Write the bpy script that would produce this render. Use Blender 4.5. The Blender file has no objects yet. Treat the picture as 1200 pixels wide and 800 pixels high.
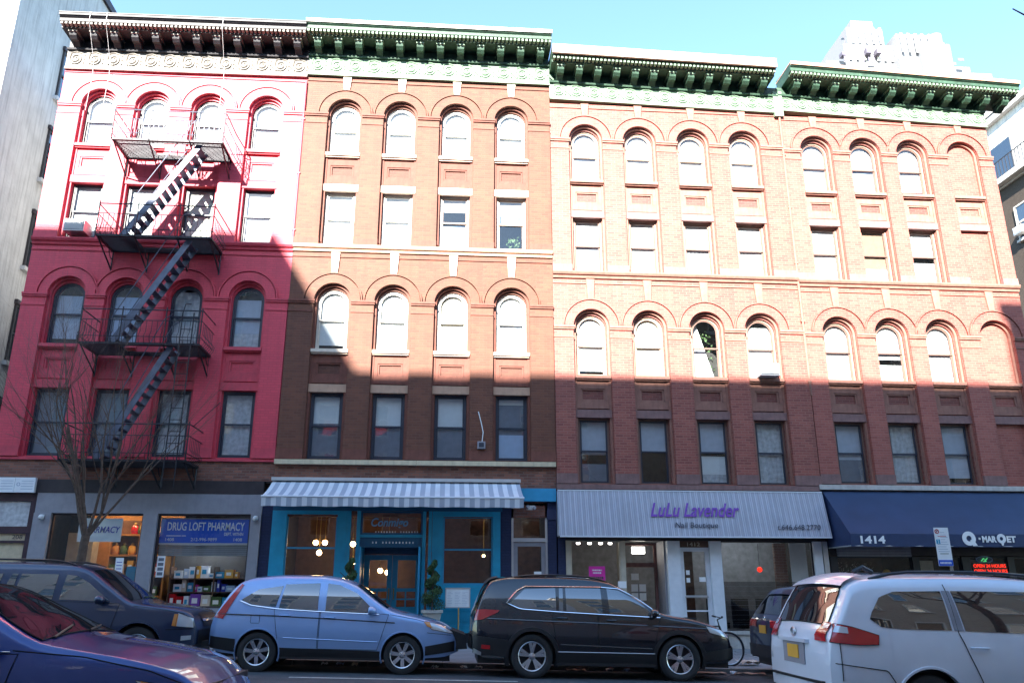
import bpy, bmesh, math, random
from mathutils import Vector, Matrix, Euler
from mathutils.geometry import tessellate_polygon
R = math.radians
random.seed(7)
S = bpy.context.scene

# ---------------------------------------------------------------- camera
cd = bpy.data.cameras.new('camera'); cam = bpy.data.objects.new('camera', cd)
S.collection.objects.link(cam)
cam.location = (0, -22.5, 1.52)
cam.rotation_euler = (R(90 + 17.1426), 0, R(-4.2289))
cd.sensor_width = 36; cd.lens = 28.211; cd.shift_x = 0.00553
cd.clip_start = 0.05; cd.clip_end = 3000
S.camera = cam

# ---------------------------------------------------------------- sky and sun
SUN = Vector((0.37, 1.0, -0.59))          # direction the light travels
ELEV = math.atan2(0.59, math.hypot(0.37, 1.0)); AZ = math.atan2(-0.37, -1.0)
w = bpy.data.worlds.new('World'); S.world = w; w.use_nodes = True
nt = w.node_tree; nt.nodes.clear()
sky = nt.nodes.new('ShaderNodeTexSky'); sky.sky_type = 'NISHITA'; sky.sun_disc = False
sky.sun_elevation = ELEV; sky.sun_rotation = AZ
sky.air_density = 1.0; sky.dust_density = 0.4; sky.ozone_density = 1.6; sky.altitude = 20
bg = nt.nodes.new('ShaderNodeBackground'); bg.inputs[1].default_value = 0.078
wo = nt.nodes.new('ShaderNodeOutputWorld')
tint = nt.nodes.new('ShaderNodeVectorMath'); tint.operation = 'MULTIPLY'; tint.inputs[1].default_value = (0.79, 0.90, 0.93)
nt.links.new(sky.outputs[0], tint.inputs[0]); nt.links.new(tint.outputs[0], bg.inputs[0]); nt.links.new(bg.outputs[0], wo.inputs[0])
sl = bpy.data.lights.new('sun', 'SUN'); sl.energy = 3.4; sl.angle = R(0.55); sl.color = (1, 0.955, 0.88)
so = bpy.data.objects.new('sun', sl); S.collection.objects.link(so)
so.rotation_euler = SUN.to_track_quat('-Z', 'Y').to_euler(); so.location = (-20, -60, 60)
S.view_settings.view_transform = 'Standard'; S.view_settings.look = 'None'
S.view_settings.exposure = 3.1; S.view_settings.gamma = 1.0
S.cycles.max_bounces = 6; S.cycles.diffuse_bounces = 3; S.cycles.glossy_bounces = 3
S.cycles.transparent_max_bounces = 12; S.cycles.transmission_bounces = 4
S.cycles.caustics_reflective = False; S.cycles.caustics_refractive = False
S.cycles.use_denoising = True; S.cycles.sample_clamp_indirect = 4.0

# ---------------------------------------------------------------- materials
MATS = {}
def _new(name):
    m = bpy.data.materials.new(name); m.use_nodes = True; MATS[name] = m
    n = m.node_tree; b = n.nodes['Principled BSDF']
    return m, n, b
def N(n, t, **kw):
    x = n.nodes.new(t)
    for k, v in kw.items(): setattr(x, k, v)
    return x
def mix(n, a, b, f):
    x = N(n, 'ShaderNodeMix', data_type='RGBA')
    for i, v in ((0, f), (6, a), (7, b)):
        if isinstance(v, bpy.types.NodeSocket): n.links.new(v, x.inputs[i])
        elif i == 0: x.inputs[0].default_value = v
        else: x.inputs[i].default_value = (*v, 1)
    return x.outputs[2]
def ramp(n, src, lo, hi):
    x = N(n, 'ShaderNodeMapRange'); n.links.new(src, x.inputs[0])
    x.inputs[1].default_value = lo; x.inputs[2].default_value = hi
    return x.outputs[0]
def noise(n, co, scale, detail=4, sc3=None):
    if sc3:
        mp = N(n, 'ShaderNodeMapping'); mp.inputs['Scale'].default_value = sc3
        n.links.new(co, mp.inputs[0]); co = mp.outputs[0]
    x = N(n, 'ShaderNodeTexNoise'); x.inputs['Scale'].default_value = scale; x.inputs['Detail'].default_value = detail
    n.links.new(co, x.inputs['Vector']); return x.outputs[0]
def mat(name, col, rough=0.6, metal=0.0, var=0.15, scale=6.0, bump=0.0, bscale=40.0, coat=0.0, emit=None, es=0.0, spec=0.5, streak=0.0, dirt=None, soft=0.0):
    m, n, b = _new(name)
    tc = N(n, 'ShaderNodeTexCoord').outputs['Object']
    lo = tuple(c * (1 - var) for c in col); hi = tuple(min(1, c * (1 + var)) for c in col)
    out = mix(n, lo, hi, ramp(n, noise(n, tc, scale), 0.3, 0.7))
    if streak:
        s = noise(n, tc, 1.0, 5, (9, 9, 0.6))
        f = N(n, 'ShaderNodeMath', operation='MULTIPLY'); n.links.new(ramp(n, s, 0.48, 0.75), f.inputs[0]); f.inputs[1].default_value = streak
        out = mix(n, out, dirt or tuple(c * 0.4 for c in col), f.outputs[0])
    n.links.new(out, b.inputs['Base Color'])
    b.inputs['Roughness'].default_value = rough; b.inputs['Metallic'].default_value = metal
    b.inputs['Specular IOR Level'].default_value = spec
    if coat: b.inputs['Coat Weight'].default_value = coat; b.inputs['Coat Roughness'].default_value = 0.03
    if emit: b.inputs['Emission Color'].default_value = (*emit, 1); b.inputs['Emission Strength'].default_value = es
    if bump:
        bp = N(n, 'ShaderNodeBump'); bp.inputs['Strength'].default_value = bump; bp.inputs['Distance'].default_value = 0.02
        n.links.new(noise(n, tc, bscale, 6), bp.inputs['Height']); n.links.new(bp.outputs[0], b.inputs['Normal'])
    return m
def brick(name, c1, c2, mortar, var=0.5, bump=0.5, wear=0.25, wearcol=None, rough=0.8):
    m, n, b = _new(name)
    tc = N(n, 'ShaderNodeTexCoord').outputs['Object']
    sp = N(n, 'ShaderNodeSeparateXYZ'); n.links.new(tc, sp.inputs[0])
    ad = N(n, 'ShaderNodeMath', operation='ADD'); n.links.new(sp.outputs[0], ad.inputs[0]); n.links.new(sp.outputs[1], ad.inputs[1])
    cb = N(n, 'ShaderNodeCombineXYZ'); n.links.new(ad.outputs[0], cb.inputs[0]); n.links.new(sp.outputs[2], cb.inputs[1])
    bt = N(n, 'ShaderNodeTexBrick'); n.links.new(cb.outputs[0], bt.inputs['Vector'])
    bt.inputs['Color1'].default_value = (*c1, 1); bt.inputs['Color2'].default_value = (*c2, 1); bt.inputs['Mortar'].default_value = (*mortar, 1)
    bt.inputs['Scale'].default_value = 1; bt.inputs['Brick Width'].default_value = 0.215; bt.inputs['Row Height'].default_value = 0.075
    bt.inputs['Mortar Size'].default_value = 0.008; bt.inputs['Mortar Smooth'].default_value = 0.2; bt.inputs['Bias'].default_value = 0.0
    big = ramp(n, noise(n, tc, 0.9, 6), 0.35, 0.7)
    f = N(n, 'ShaderNodeMath', operation='MULTIPLY'); n.links.new(big, f.inputs[0]); f.inputs[1].default_value = wear
    out = mix(n, bt.outputs[0], wearcol or tuple(c * 0.55 for c in c1), f.outputs[0])
    st = noise(n, tc, 1.0, 5, (5, 5, 0.35))
    f2 = N(n, 'ShaderNodeMath', operation='MULTIPLY'); n.links.new(ramp(n, st, 0.5, 0.8), f2.inputs[0]); f2.inputs[1].default_value = wear * 1.4
    out = mix(n, out, tuple(c * 0.45 for c in c1), f2.outputs[0])
    n.links.new(out, b.inputs['Base Color']); b.inputs['Roughness'].default_value = rough
    bp = N(n, 'ShaderNodeBump'); bp.inputs['Strength'].default_value = bump; bp.inputs['Distance'].default_value = 0.012
    hm = N(n, 'ShaderNodeMath', operation='SUBTRACT'); n.links.new(ramp(n, noise(n, tc, 30, 4), 0, 1.6), hm.inputs[0]); n.links.new(bt.outputs['Fac'], hm.inputs[1])
    n.links.new(hm.outputs[0], bp.inputs['Height']); n.links.new(bp.outputs[0], b.inputs['Normal'])
    return m
def stripes(name, a, b_, period, duty=0.5, axis=0, rough=0.8, third=None):
    m, n, b = _new(name)
    tc = N(n, 'ShaderNodeTexCoord').outputs['Object']
    sp = N(n, 'ShaderNodeSeparateXYZ'); n.links.new(tc, sp.inputs[0])
    d = N(n, 'ShaderNodeMath', operation='MULTIPLY'); n.links.new(sp.outputs[axis], d.inputs[0]); d.inputs[1].default_value = 1 / period
    fr = N(n, 'ShaderNodeMath', operation='FRACT'); n.links.new(d.outputs[0], fr.inputs[0])
    g = N(n, 'ShaderNodeMath', operation='GREATER_THAN'); n.links.new(fr.outputs[0], g.inputs[0]); g.inputs[1].default_value = duty
    out = mix(n, a, b_, g.outputs[0])
    if third:
        d2 = N(n, 'ShaderNodeMath', operation='MULTIPLY'); n.links.new(sp.outputs[axis], d2.inputs[0]); d2.inputs[1].default_value = 2.6 / period
        f3 = N(n, 'ShaderNodeMath', operation='FRACT'); n.links.new(d2.outputs[0], f3.inputs[0])
        g3 = N(n, 'ShaderNodeMath', operation='GREATER_THAN'); n.links.new(f3.outputs[0], g3.inputs[0]); g3.inputs[1].default_value = 0.8
        out = mix(n, out, third, g3.outputs[0])
    dn = N(n, 'ShaderNodeMath', operation='MULTIPLY'); n.links.new(ramp(n, noise(n, tc, 1.4, 5), 0.45, 0.75), dn.inputs[0]); dn.inputs[1].default_value = 0.35
    out = mix(n, out, tuple(c * 0.6 for c in a), dn.outputs[0])
    n.links.new(out, b.inputs['Base Color']); b.inputs['Roughness'].default_value = rough
    return m
def glass(name, tint=(0.85, 0.9, 0.92), base=0.08, rough=0.01, wav=0.03):
    m = bpy.data.materials.new(name); m.use_nodes = True; n = m.node_tree; n.nodes.clear(); MATS[name] = m
    t = N(n, 'ShaderNodeBsdfTransparent'); t.inputs[0].default_value = (*tint, 1)
    g = N(n, 'ShaderNodeBsdfGlossy'); g.inputs['Roughness'].default_value = rough
    lw = N(n, 'ShaderNodeLayerWeight'); lw.inputs[0].default_value = 0.5
    pw = N(n, 'ShaderNodeMath', operation='POWER'); n.links.new(lw.outputs['Facing'], pw.inputs[0]); pw.inputs[1].default_value = 4.5
    fr = pw
    ad = N(n, 'ShaderNodeMath', operation='ADD'); n.links.new(fr.outputs[0], ad.inputs[0]); ad.inputs[1].default_value = base
    tc = N(n, 'ShaderNodeTexCoord').outputs['Object']
    bp = N(n, 'ShaderNodeBump'); bp.inputs['Strength'].default_value = wav; bp.inputs['Distance'].default_value = 0.05
    n.links.new(noise(n, tc, 1.7, 2), bp.inputs['Height']); n.links.new(bp.outputs[0], g.inputs['Normal'])
    mx = N(n, 'ShaderNodeMixShader'); n.links.new(ad.outputs[0], mx.inputs[0]); n.links.new(t.outputs[0], mx.inputs[1]); n.links.new(g.outputs[0], mx.inputs[2])
    o = N(n, 'ShaderNodeOutputMaterial'); n.links.new(mx.outputs[0], o.inputs[0])
    return m
def carpaint(name, col, metal=0.5, rough=0.32):
    return mat(name, col, rough=rough, metal=metal, var=0.04, scale=3, coat=1.0)

brick('brick_crimson', (0.66, 0.056, 0.088), (0.74, 0.064, 0.100), (0.58, 0.048, 0.078), bump=0.45, wear=0.25, rough=0.56)
brick('brick_brown', (0.19, 0.064, 0.032), (0.125, 0.040, 0.022), (0.16, 0.066, 0.042), bump=0.5, wear=0.35, rough=0.7)
brick('brick_rose', (0.36, 0.100, 0.072), (0.22, 0.055, 0.044), (0.34, 0.15, 0.115), bump=0.55, wear=0.30, rough=0.62)
brick('brick_rose_pier', (0.38, 0.105, 0.078), (0.27, 0.065, 0.050), (0.34, 0.14, 0.11), bump=0.5, wear=0.22, rough=0.62)
brick('brick_recess_shaded', (0.25, 0.068, 0.050), (0.15, 0.040, 0.033), (0.22, 0.10, 0.08), bump=0.5, wear=0.35, rough=0.62)  # rose brick darkened: recess shade and some grime put into its colour
brick('brick_recess_brown_shaded', (0.15, 0.048, 0.025), (0.10, 0.032, 0.019), (0.13, 0.055, 0.036), bump=0.5, wear=0.35, rough=0.7)  # brown wall brick darkened, with the shade of the bays in its colour
brick('brick_raw', (0.33, 0.13, 0.085), (0.15, 0.06, 0.045), (0.20, 0.14, 0.12), bump=0.7, wear=0.3)
brick('brick_navy', (0.018, 0.026, 0.075), (0.022, 0.03, 0.085), (0.014, 0.02, 0.06), bump=0.6, wear=0.1)
brick('brick_tan', (0.42, 0.33, 0.25), (0.34, 0.25, 0.18), (0.4, 0.36, 0.3), bump=0.4, wear=0.2)
brick('brick_tan_2', (0.30, 0.17, 0.12), (0.26, 0.14, 0.10), (0.34, 0.26, 0.22), bump=0.4, wear=0.2)
brick('brick_slate', (0.42, 0.42, 0.46), (0.36, 0.37, 0.41), (0.3, 0.31, 0.35), bump=0.4, wear=0.2)
brick('brick_beige', (0.055, 0.038, 0.027), (0.042, 0.029, 0.02), (0.07, 0.055, 0.042), bump=0.4, wear=0.2)
brick('brick_grey', (0.48, 0.48, 0.50), (0.42, 0.42, 0.44), (0.38, 0.38, 0.4), bump=0.4, wear=0.2)
mat('paint_crimson', (0.60, 0.056, 0.086), 0.60, var=0.12, bump=0.2, streak=0.2)
mat('stone_brown', (0.18, 0.058, 0.038), 0.75, var=0.15, bump=0.3, streak=0.3)
mat('stone_rose', (0.29, 0.135, 0.10), 0.75, var=0.15, bump=0.3, streak=0.3)
mat('stone_mauve', (0.23, 0.125, 0.115), 0.75, var=0.15, bump=0.3, streak=0.35)
mat('stone_cream', (0.72, 0.58, 0.46), 0.7, var=0.1, bump=0.2, streak=0.2)
mat('stone_tan', (0.50, 0.30, 0.20), 0.7, var=0.1, bump=0.2, streak=0.2)
mat('stone_yellow', (0.62, 0.50, 0.33), 0.7, var=0.12, bump=0.25, streak=0.3)
mat('stone_grey', (0.50, 0.47, 0.44), 0.75, var=0.15, bump=0.25, streak=0.3)
mat('cornice_green', (0.032, 0.076, 0.046), 0.55, var=0.35, scale=5, bump=0.3, streak=0.4)
mat('cornice_mint', (0.17, 0.25, 0.17), 0.6, var=0.15, scale=4, bump=0.2, streak=0.35, dirt=(0.2, 0.33, 0.2))
mat('cornice_dark', (0.026, 0.024, 0.028), 0.55, var=0.3, scale=5, bump=0.3, streak=0.3)
mat('cornice_beige', (0.20, 0.18, 0.155), 0.65, var=0.25, scale=5, bump=0.3, streak=0.4, dirt=(0.12, 0.09, 0.07))
mat('cornice_tan', (0.42, 0.31, 0.25), 0.7, var=0.15, bump=0.25, streak=0.3)
mat('cornice_white', (0.7, 0.7, 0.64), 0.6, var=0.15, streak=0.3)
mat('roof_tar', (0.06, 0.06, 0.06), 0.9)
mat('sash_navy', (0.03, 0.035, 0.055), 0.45, var=0.1)
mat('sash_black', (0.035, 0.03, 0.03), 0.5, var=0.1)
mat('sash_white', (0.62, 0.58, 0.50), 0.5, var=0.1)
mat('sash_tan', (0.34, 0.24, 0.18), 0.55, var=0.1)
mat('sash_brown', (0.16, 0.09, 0.07), 0.55, var=0.1)
glass('frost', tint=(0.45,0.47,0.5), base=0.04)
glass('window_glass', base=0.10)
glass('shop_glass', tint=(0.8, 0.82, 0.82), base=0.06, wav=0.012)
mat('blind_white', (0.80, 0.80, 0.78), 0.8, var=0.04)
mat('blind_white_b', (0.72, 0.66, 0.55), 0.8, var=0.06)
mat('blind_white_c', (0.50, 0.53, 0.60), 0.8, var=0.10, scale=4)
mat('blind_grey', (0.48, 0.52, 0.60), 0.8, var=0.08)
mat('blind_blue', (0.45, 0.55, 0.72), 0.8, var=0.06)
mat('blind_brown', (0.32, 0.20, 0.13), 0.8, var=0.1)
mat('curtain_grey', (0.55, 0.55, 0.56), 0.9, var=0.25, scale=9)
mat('screen_dark', (0.16, 0.18, 0.22), 0.8, var=0.1)
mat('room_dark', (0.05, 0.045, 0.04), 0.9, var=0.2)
mat('room_cream', (0.5, 0.42, 0.32), 0.9, var=0.1)
mat('iron_black', (0.025, 0.024, 0.03), 0.5, metal=0.3, var=0.2)
mat('iron_blue', (0.11, 0.125, 0.17), 0.5, metal=0.3, var=0.2)
mat('iron_white', (0.66, 0.62, 0.60), 0.5, var=0.2, streak=0.3)
mat('stucco_pale', (0.60, 0.60, 0.57), 0.9, var=0.12, scale=1.5, bump=0.8, bscale=9, streak=0.65, dirt=(0.30, 0.29, 0.27))
mat('tower_white', (0.20, 0.205, 0.22), 0.7, var=0.04)
mat('tower_grey', (0.10, 0.09, 0.12), 0.7, var=0.1)
mat('asphalt', (0.066, 0.068, 0.075), 0.85, var=0.25, scale=2.5, bump=0.5, bscale=90)
mat('line_paint', (0.55, 0.55, 0.5), 0.7, var=0.3, scale=25)
mat('slab_concrete', (0.20, 0.20, 0.21), 0.85, var=0.16, scale=2.5, bump=0.25, bscale=60)
mat('slab_concrete_b', (0.235, 0.23, 0.235), 0.85, var=0.16, scale=2.5, bump=0.25, bscale=60)
mat('kerb_stone', (0.17, 0.165, 0.16), 0.8, var=0.25, bump=0.4)
mat('dirt', (0.07, 0.055, 0.045), 0.95, var=0.3)
mat('shop_grey', (0.30, 0.29, 0.32), 0.65, var=0.08, bump=0.1, streak=0.15)
mat('shop_dark', (0.035, 0.025, 0.028), 0.5, var=0.2)
mat('shop_maroon', (0.05, 0.02, 0.03), 0.45, var=0.2)
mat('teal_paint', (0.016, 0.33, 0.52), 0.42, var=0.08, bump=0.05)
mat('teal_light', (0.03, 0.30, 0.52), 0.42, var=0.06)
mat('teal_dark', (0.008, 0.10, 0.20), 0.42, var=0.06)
mat('navy_paint', (0.02, 0.03, 0.085), 0.45, var=0.1)
mat('black_paint', (0.02, 0.02, 0.025), 0.45, var=0.1)
mat('alu', (0.55, 0.55, 0.55), 0.4, metal=0.5, var=0.05)
mat('cream_paint', (0.52, 0.46, 0.36), 0.55, var=0.08)
mat('white_paint', (0.72, 0.74, 0.78), 0.5, var=0.06)
mat('plastic_white', (0.75, 0.75, 0.75), 0.4, var=0.03)
mat('plastic_black', (0.02, 0.02, 0.022), 0.45, var=0.1)
mat('rubber', (0.022, 0.022, 0.024), 0.75, var=0.15)
mat('chrome', (0.8, 0.8, 0.82), 0.12, metal=1.0, var=0.02)
mat('steel', (0.5, 0.5, 0.52), 0.35, metal=0.9, var=0.05)
mat('brass', (0.55, 0.38, 0.12), 0.35, metal=0.8, var=0.1)
mat('sign_blue', (0.010, 0.10, 0.62), 0.4, var=0.03)
mat('letter_white', (0.85, 0.85, 0.85), 0.5, var=0.02)
mat('letter_purple', (0.20, 0.06, 0.40), 0.5, var=0.02)
mat('letter_dark', (0.06, 0.06, 0.08), 0.5, var=0.02)
mat('letter_blue', (0.04, 0.05, 0.42), 0.5, var=0.02)
mat('letter_teal', (0.12, 0.36, 0.60), 0.5, var=0.02)
mat('paper', (0.86, 0.87, 0.88), 0.7, var=0.04)
mat('paper_pink', (0.72, 0.03, 0.36), 0.6, var=0.04)
mat('cardboard', (0.42, 0.27, 0.19), 0.85, var=0.15)
mat('shutter', (0.32, 0.34, 0.36), 0.4, metal=0.5, var=0.08)
mat('leaf_green', (0.035, 0.075, 0.020), 0.6, var=0.4, scale=20)
mat('leaf_light', (0.07, 0.13, 0.035), 0.6, var=0.4, scale=20)
mat('planter_stone', (0.46, 0.43, 0.39), 0.75, var=0.1, bump=0.2)
mat('salon_wall', (0.30, 0.29, 0.30), 0.9, var=0.2)
mat('bark', (0.115, 0.075, 0.055), 0.9, var=0.3, scale=12, bump=0.6, bscale=25)
mat('twig', (0.13, 0.095, 0.085), 0.85, var=0.2)
mat('wood_orange', (0.55, 0.24, 0.06), 0.5, var=0.2)
mat('wood_dark', (0.12, 0.06, 0.035), 0.5, var=0.3)
mat('bulb_warm', (1, 0.8, 0.5), 0.5, emit=(1, 0.62, 0.28), es=5.0)
mat('bulb_white', (1, 1, 1), 0.5, emit=(1, 0.95, 0.85), es=3.0)
mat('led_red', (0.8, 0.05, 0.02), 0.5, emit=(1, 0.03, 0.01), es=0.22)
mat('led_green', (0.1, 0.6, 0.2), 0.5, emit=(0.12, 0.8, 0.25), es=0.12)
mat('panel_warm', (1, 0.85, 0.6), 0.5, emit=(1, 0.66, 0.32), es=7)
mat('panel_cool', (1, 1, 1), 0.5, emit=(0.75, 0.88, 1.0), es=4)
stripes('awning_stripe', (0.74, 0.76, 0.80), (0.40, 0.44, 0.52), 0.26, 0.5)
stripes('awning_grey', (0.40, 0.40, 0.45), (0.50, 0.50, 0.56), 0.155, 0.5, third=(0.28, 0.28, 0.35))
mat('awning_navy', (0.024, 0.045, 0.105), 0.6, var=0.15, scale=1.5, bump=0.1)
mat('awning_navy_2', (0.018, 0.035, 0.10), 0.6, var=0.1)
carpaint('paint_silver_blue', (0.28, 0.43, 0.72), 0.2, 0.38)
carpaint('paint_black', (0.006, 0.007, 0.012), 0.0, 0.22)
carpaint('paint_dark_blue', (0.014, 0.028, 0.075), 0.3, 0.35)
carpaint('paint_bmw_blue', (0.014, 0.03, 0.08), 0.3, 0.3)
carpaint('paint_blue', (0.011, 0.038, 0.19), 0.35, 0.32)
carpaint('paint_white', (0.74, 0.77, 0.84), 0.0, 0.35)
mat('glass_car', (0.012, 0.014, 0.018), 0.02, var=0.0, coat=0.0, spec=1.0)
MATS['glass_car'].node_tree.nodes['Principled BSDF'].inputs['IOR'].default_value = 1.95
mat('lamp_red', (0.50, 0.012, 0.015), 0.15, var=0.1, coat=1.0)
mat('lamp_clear', (0.62, 0.64, 0.66), 0.12, var=0.1, metal=0.3, coat=1.0)
mat('lamp_amber', (0.7, 0.25, 0.05), 0.2, var=0.1, coat=1.0)
mat('plate_orange', (0.80, 0.42, 0.06), 0.5, var=0.05)
mat('wheel_alloy', (0.62, 0.63, 0.66), 0.25, metal=0.9, var=0.03)
mat('wheel_dark', (0.03, 0.03, 0.035), 0.4, metal=0.5, var=0.05)
mat('seam', (0.004, 0.004, 0.005), 0.9, var=0.0)

# ---------------------------------------------------------------- helpers
WL = {}      # object -> offset of its mesh frame in the frame its mesh was written in
def _link(o, parent):
    S.collection.objects.link(o)
    if parent is not None: o.parent = parent
def tag(o, label=None, cat=None, group=None, kind=None):
    if label: o['label'] = label
    if cat: o['category'] = cat
    if group: o['group'] = group
    if kind: o['kind'] = kind
    return o
def empty(name, loc, label=None, cat=None, group=None, local=False, rot=None):
    o = bpy.data.objects.new(name, None); o.empty_display_size = 0.3; o.location = loc
    if rot: o.rotation_euler = rot
    S.collection.objects.link(o); WL[o] = Vector((0, 0, 0)) if local else Vector(loc)
    return tag(o, label, cat, group)
class MB:
    def __init__(s): s.v = []; s.f = []; s.m = []; s.mi = 0
    def add(s, vs, fs):
        k = len(s.v); s.v += [tuple(p) for p in vs]; s.f += [[i + k for i in f] for f in fs]; s.m += [s.mi] * len(fs); return s
    def box(s, x0, x1, y0, y1, z0, z1):
        if x0 > x1: x0, x1 = x1, x0
        if y0 > y1: y0, y1 = y1, y0
        if z0 > z1: z0, z1 = z1, z0
        return s.add([(x0, y0, z0), (x1, y0, z0), (x1, y1, z0), (x0, y1, z0), (x0, y0, z1), (x1, y0, z1), (x1, y1, z1), (x0, y1, z1)],
                     [(0, 3, 2, 1), (4, 5, 6, 7), (0, 1, 5, 4), (1, 2, 6, 5), (2, 3, 7, 6), (3, 0, 4, 7)])
    def bar(s, a, b, r, n=4, r2=None, cap=True):
        a = Vector(a); b = Vector(b); d = b - a
        if d.length < 1e-6: return s
        r2 = r if r2 is None else r2
        u = d.normalized().orthogonal().normalized(); w_ = d.normalized().cross(u)
        vs = []
        for p, rr in ((a, r), (b, r2)):
            for i in range(n):
                t = 2 * math.pi * (i + 0.5) / n; vs.append(p + u * rr * math.cos(t) + w_ * rr * math.sin(t))
        fs = [(i, (i + 1) % n, n + (i + 1) % n, n + i) for i in range(n)]
        if cap: fs += [tuple(range(n))[::-1], tuple(range(n, 2 * n))]
        return s.add(vs, fs)
    def tube(s, pts, r, n=6, rs=None):
        pts = [Vector(p) for p in pts]; vs = []; up = None
        for i, p in enumerate(pts):
            d = (pts[min(i + 1, len(pts) - 1)] - pts[max(i - 1, 0)]).normalized()
            up = d.orthogonal().normalized() if up is None else (up - d * up.dot(d)).normalized()
            w_ = d.cross(up); rr = rs[i] if rs else r
            for j in range(n):
                t = 2 * math.pi * j / n; vs.append(p + (up * math.cos(t) + w_ * math.sin(t)) * rr)
        fs = [(i * n + j, i * n + (j + 1) % n, (i + 1) * n + (j + 1) % n, (i + 1) * n + j) for i in range(len(pts) - 1) for j in range(n)]
        fs += [tuple(range(n))[::-1], tuple(range((len(pts) - 1) * n, len(pts) * n))]
        return s.add(vs, fs)
    def lathe(s, prof, c=(0, 0, 0), axis='z', n=24):      # prof: (r, h)
        vs = []
        for r_, h in prof:
            for j in range(n):
                t = 2 * math.pi * j / n; a, b = r_ * math.cos(t), r_ * math.sin(t)
                p = (a, b, h) if axis == 'z' else ((a, h, b) if axis == 'y' else (h, a, b))
                vs.append((p[0] + c[0], p[1] + c[1], p[2] + c[2]))
        fs = [(i * n + j, i * n + (j + 1) % n, (i + 1) * n + (j + 1) % n, (i + 1) * n + j) for i in range(len(prof) - 1) for j in range(n)]
        return s.add(vs, fs)
    def ball(s, c, r, n=10, sz=1.0):
        k = max(4, n // 2)
        return s.lathe([(r * math.sin(math.pi * i / k) + 1e-4, -r * sz * math.cos(math.pi * i / k)) for i in range(k + 1)], c, 'z', n)
    def prism(s, poly, a, b, axis='x'):                    # poly in the two other axes, extruded a..b
        n = len(poly); vs = []
        for t in (a, b):
            for p, q in poly: vs.append((t, p, q) if axis == 'x' else ((p, t, q) if axis == 'y' else (p, q, t)))
        tr = tessellate_polygon([[Vector((p, q, 0)) for p, q in poly]])
        fs = [(i, (i + 1) % n, n + (i + 1) % n, n + i) for i in range(n)]
        fs += [tuple(t) for t in tr] + [tuple(i + n for i in t)[::-1] for t in tr]
        return s.add(vs, fs)
    def holed(s, outer, holes, y0, y1, rim=True):          # wall facing -y in the xz plane with through holes
        allp = list(outer) + [p for h in holes for p in h]
        tr = tessellate_polygon([[Vector((p[0], p[1], 0)) for p in outer]] + [[Vector((p[0], p[1], 0)) for p in h] for h in holes])
        k = len(allp)
        vs = [(p[0], y0, p[1]) for p in allp] + [(p[0], y1, p[1]) for p in allp]
        fs = [tuple(t) for t in tr] + [tuple(i + k for i in t)[::-1] for t in tr]
        o = 0
        for loop in [outer] + list(holes):
            n = len(loop); fs += [(o + i, o + (i + 1) % n, k + o + (i + 1) % n, k + o + i) for i in range(n)]; o += n
        return s.add(vs, fs)
    def grid(s, P, flip=False):                            # P[i][j] points
        a, b = len(P), len(P[0])
        fs = [(i * b + j, (i + 1) * b + j, (i + 1) * b + j + 1, i * b + j + 1) for i in range(a - 1) for j in range(b - 1)]
        if flip: fs = [f[::-1] for f in fs]
        return s.add([p for r_ in P for p in r_], fs)
    def ring(s, cx, cz, r0, r1, y0, y1, t0=0.0, t1=math.pi, n=20):
        vs = []; fs = []
        for i in range(n + 1):
            t = t0 + (t1 - t0) * i / n; c, q = math.cos(t), math.sin(t)
            vs += [(cx + r0 * c, y0, cz + r0 * q), (cx + r1 * c, y0, cz + r1 * q), (cx + r1 * c, y1, cz + r1 * q), (cx + r0 * c, y1, cz + r0 * q)]
        for i in range(n):
            a = i * 4; b = a + 4
            for j in range(4): fs.append((a + j, a + (j + 1) % 4, b + (j + 1) % 4, b + j))
        fs += [(0, 1, 2, 3), (n * 4 + 3, n * 4 + 2, n * 4 + 1, n * 4)]
        return s.add(vs, fs)
    def build(s, name, mats, parent=None, label=None, cat=None, group=None, kind=None, smooth=None, weld=False, rot=None):
        me = bpy.data.meshes.new(name)
        xs = [p[0] for p in s.v]; ys = [p[1] for p in s.v]; zs = [p[2] for p in s.v]
        c = Vector(((min(xs) + max(xs)) / 2, (min(ys) + max(ys)) / 2, min(zs)))
        me.from_pydata([(p[0] - c.x, p[1] - c.y, p[2] - c.z) for p in s.v], [], s.f)
        mats = [mats] if isinstance(mats, str) else mats
        for m in mats: me.materials.append(MATS[m])
        if len(mats) > 1: me.polygons.foreach_set('material_index', s.m)
        bm = bmesh.new(); bm.from_mesh(me)
        if weld: bmesh.ops.remove_doubles(bm, verts=bm.verts, dist=0.0005)
        bmesh.ops.recalc_face_normals(bm, faces=bm.faces)
        bm.to_mesh(me); bm.free()
        if smooth is not None:
            me.shade_smooth(); me.set_sharp_from_angle(angle=R(smooth))
        o = bpy.data.objects.new(name, me); _link(o, parent)
        o.location = c - (WL[parent] if parent is not None else Vector())
        if rot: o.rotation_euler = rot
        WL[o] = c
        return tag(o, label, cat, group, kind)
def boxo(name, m, x0, x1, y0, y1, z0, z1, parent=None, **kw):
    return MB().box(x0, x1, y0, y1, z0, z1).build(name, m, parent, **kw)
def kids(o): return [c for c in S.collection.objects if c.parent is o]
def copy_tree(o, parent, delta, top=True):
    c = o.copy(); S.collection.objects.link(c)
    if top:
        c.parent = parent
        c.location = WL[o] + Vector(delta) - (WL[parent] if parent is not None else Vector()); WL[c] = WL[o] + Vector(delta)
    else:
        c.parent = parent; WL[c] = WL[o] + Vector(delta)
    for k in KIDS.get(o.name, ()): copy_tree(k, c, delta, False)
    return c
KIDS = {}
def proto(o, *ch): KIDS[o.name] = list(ch); return o
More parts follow.
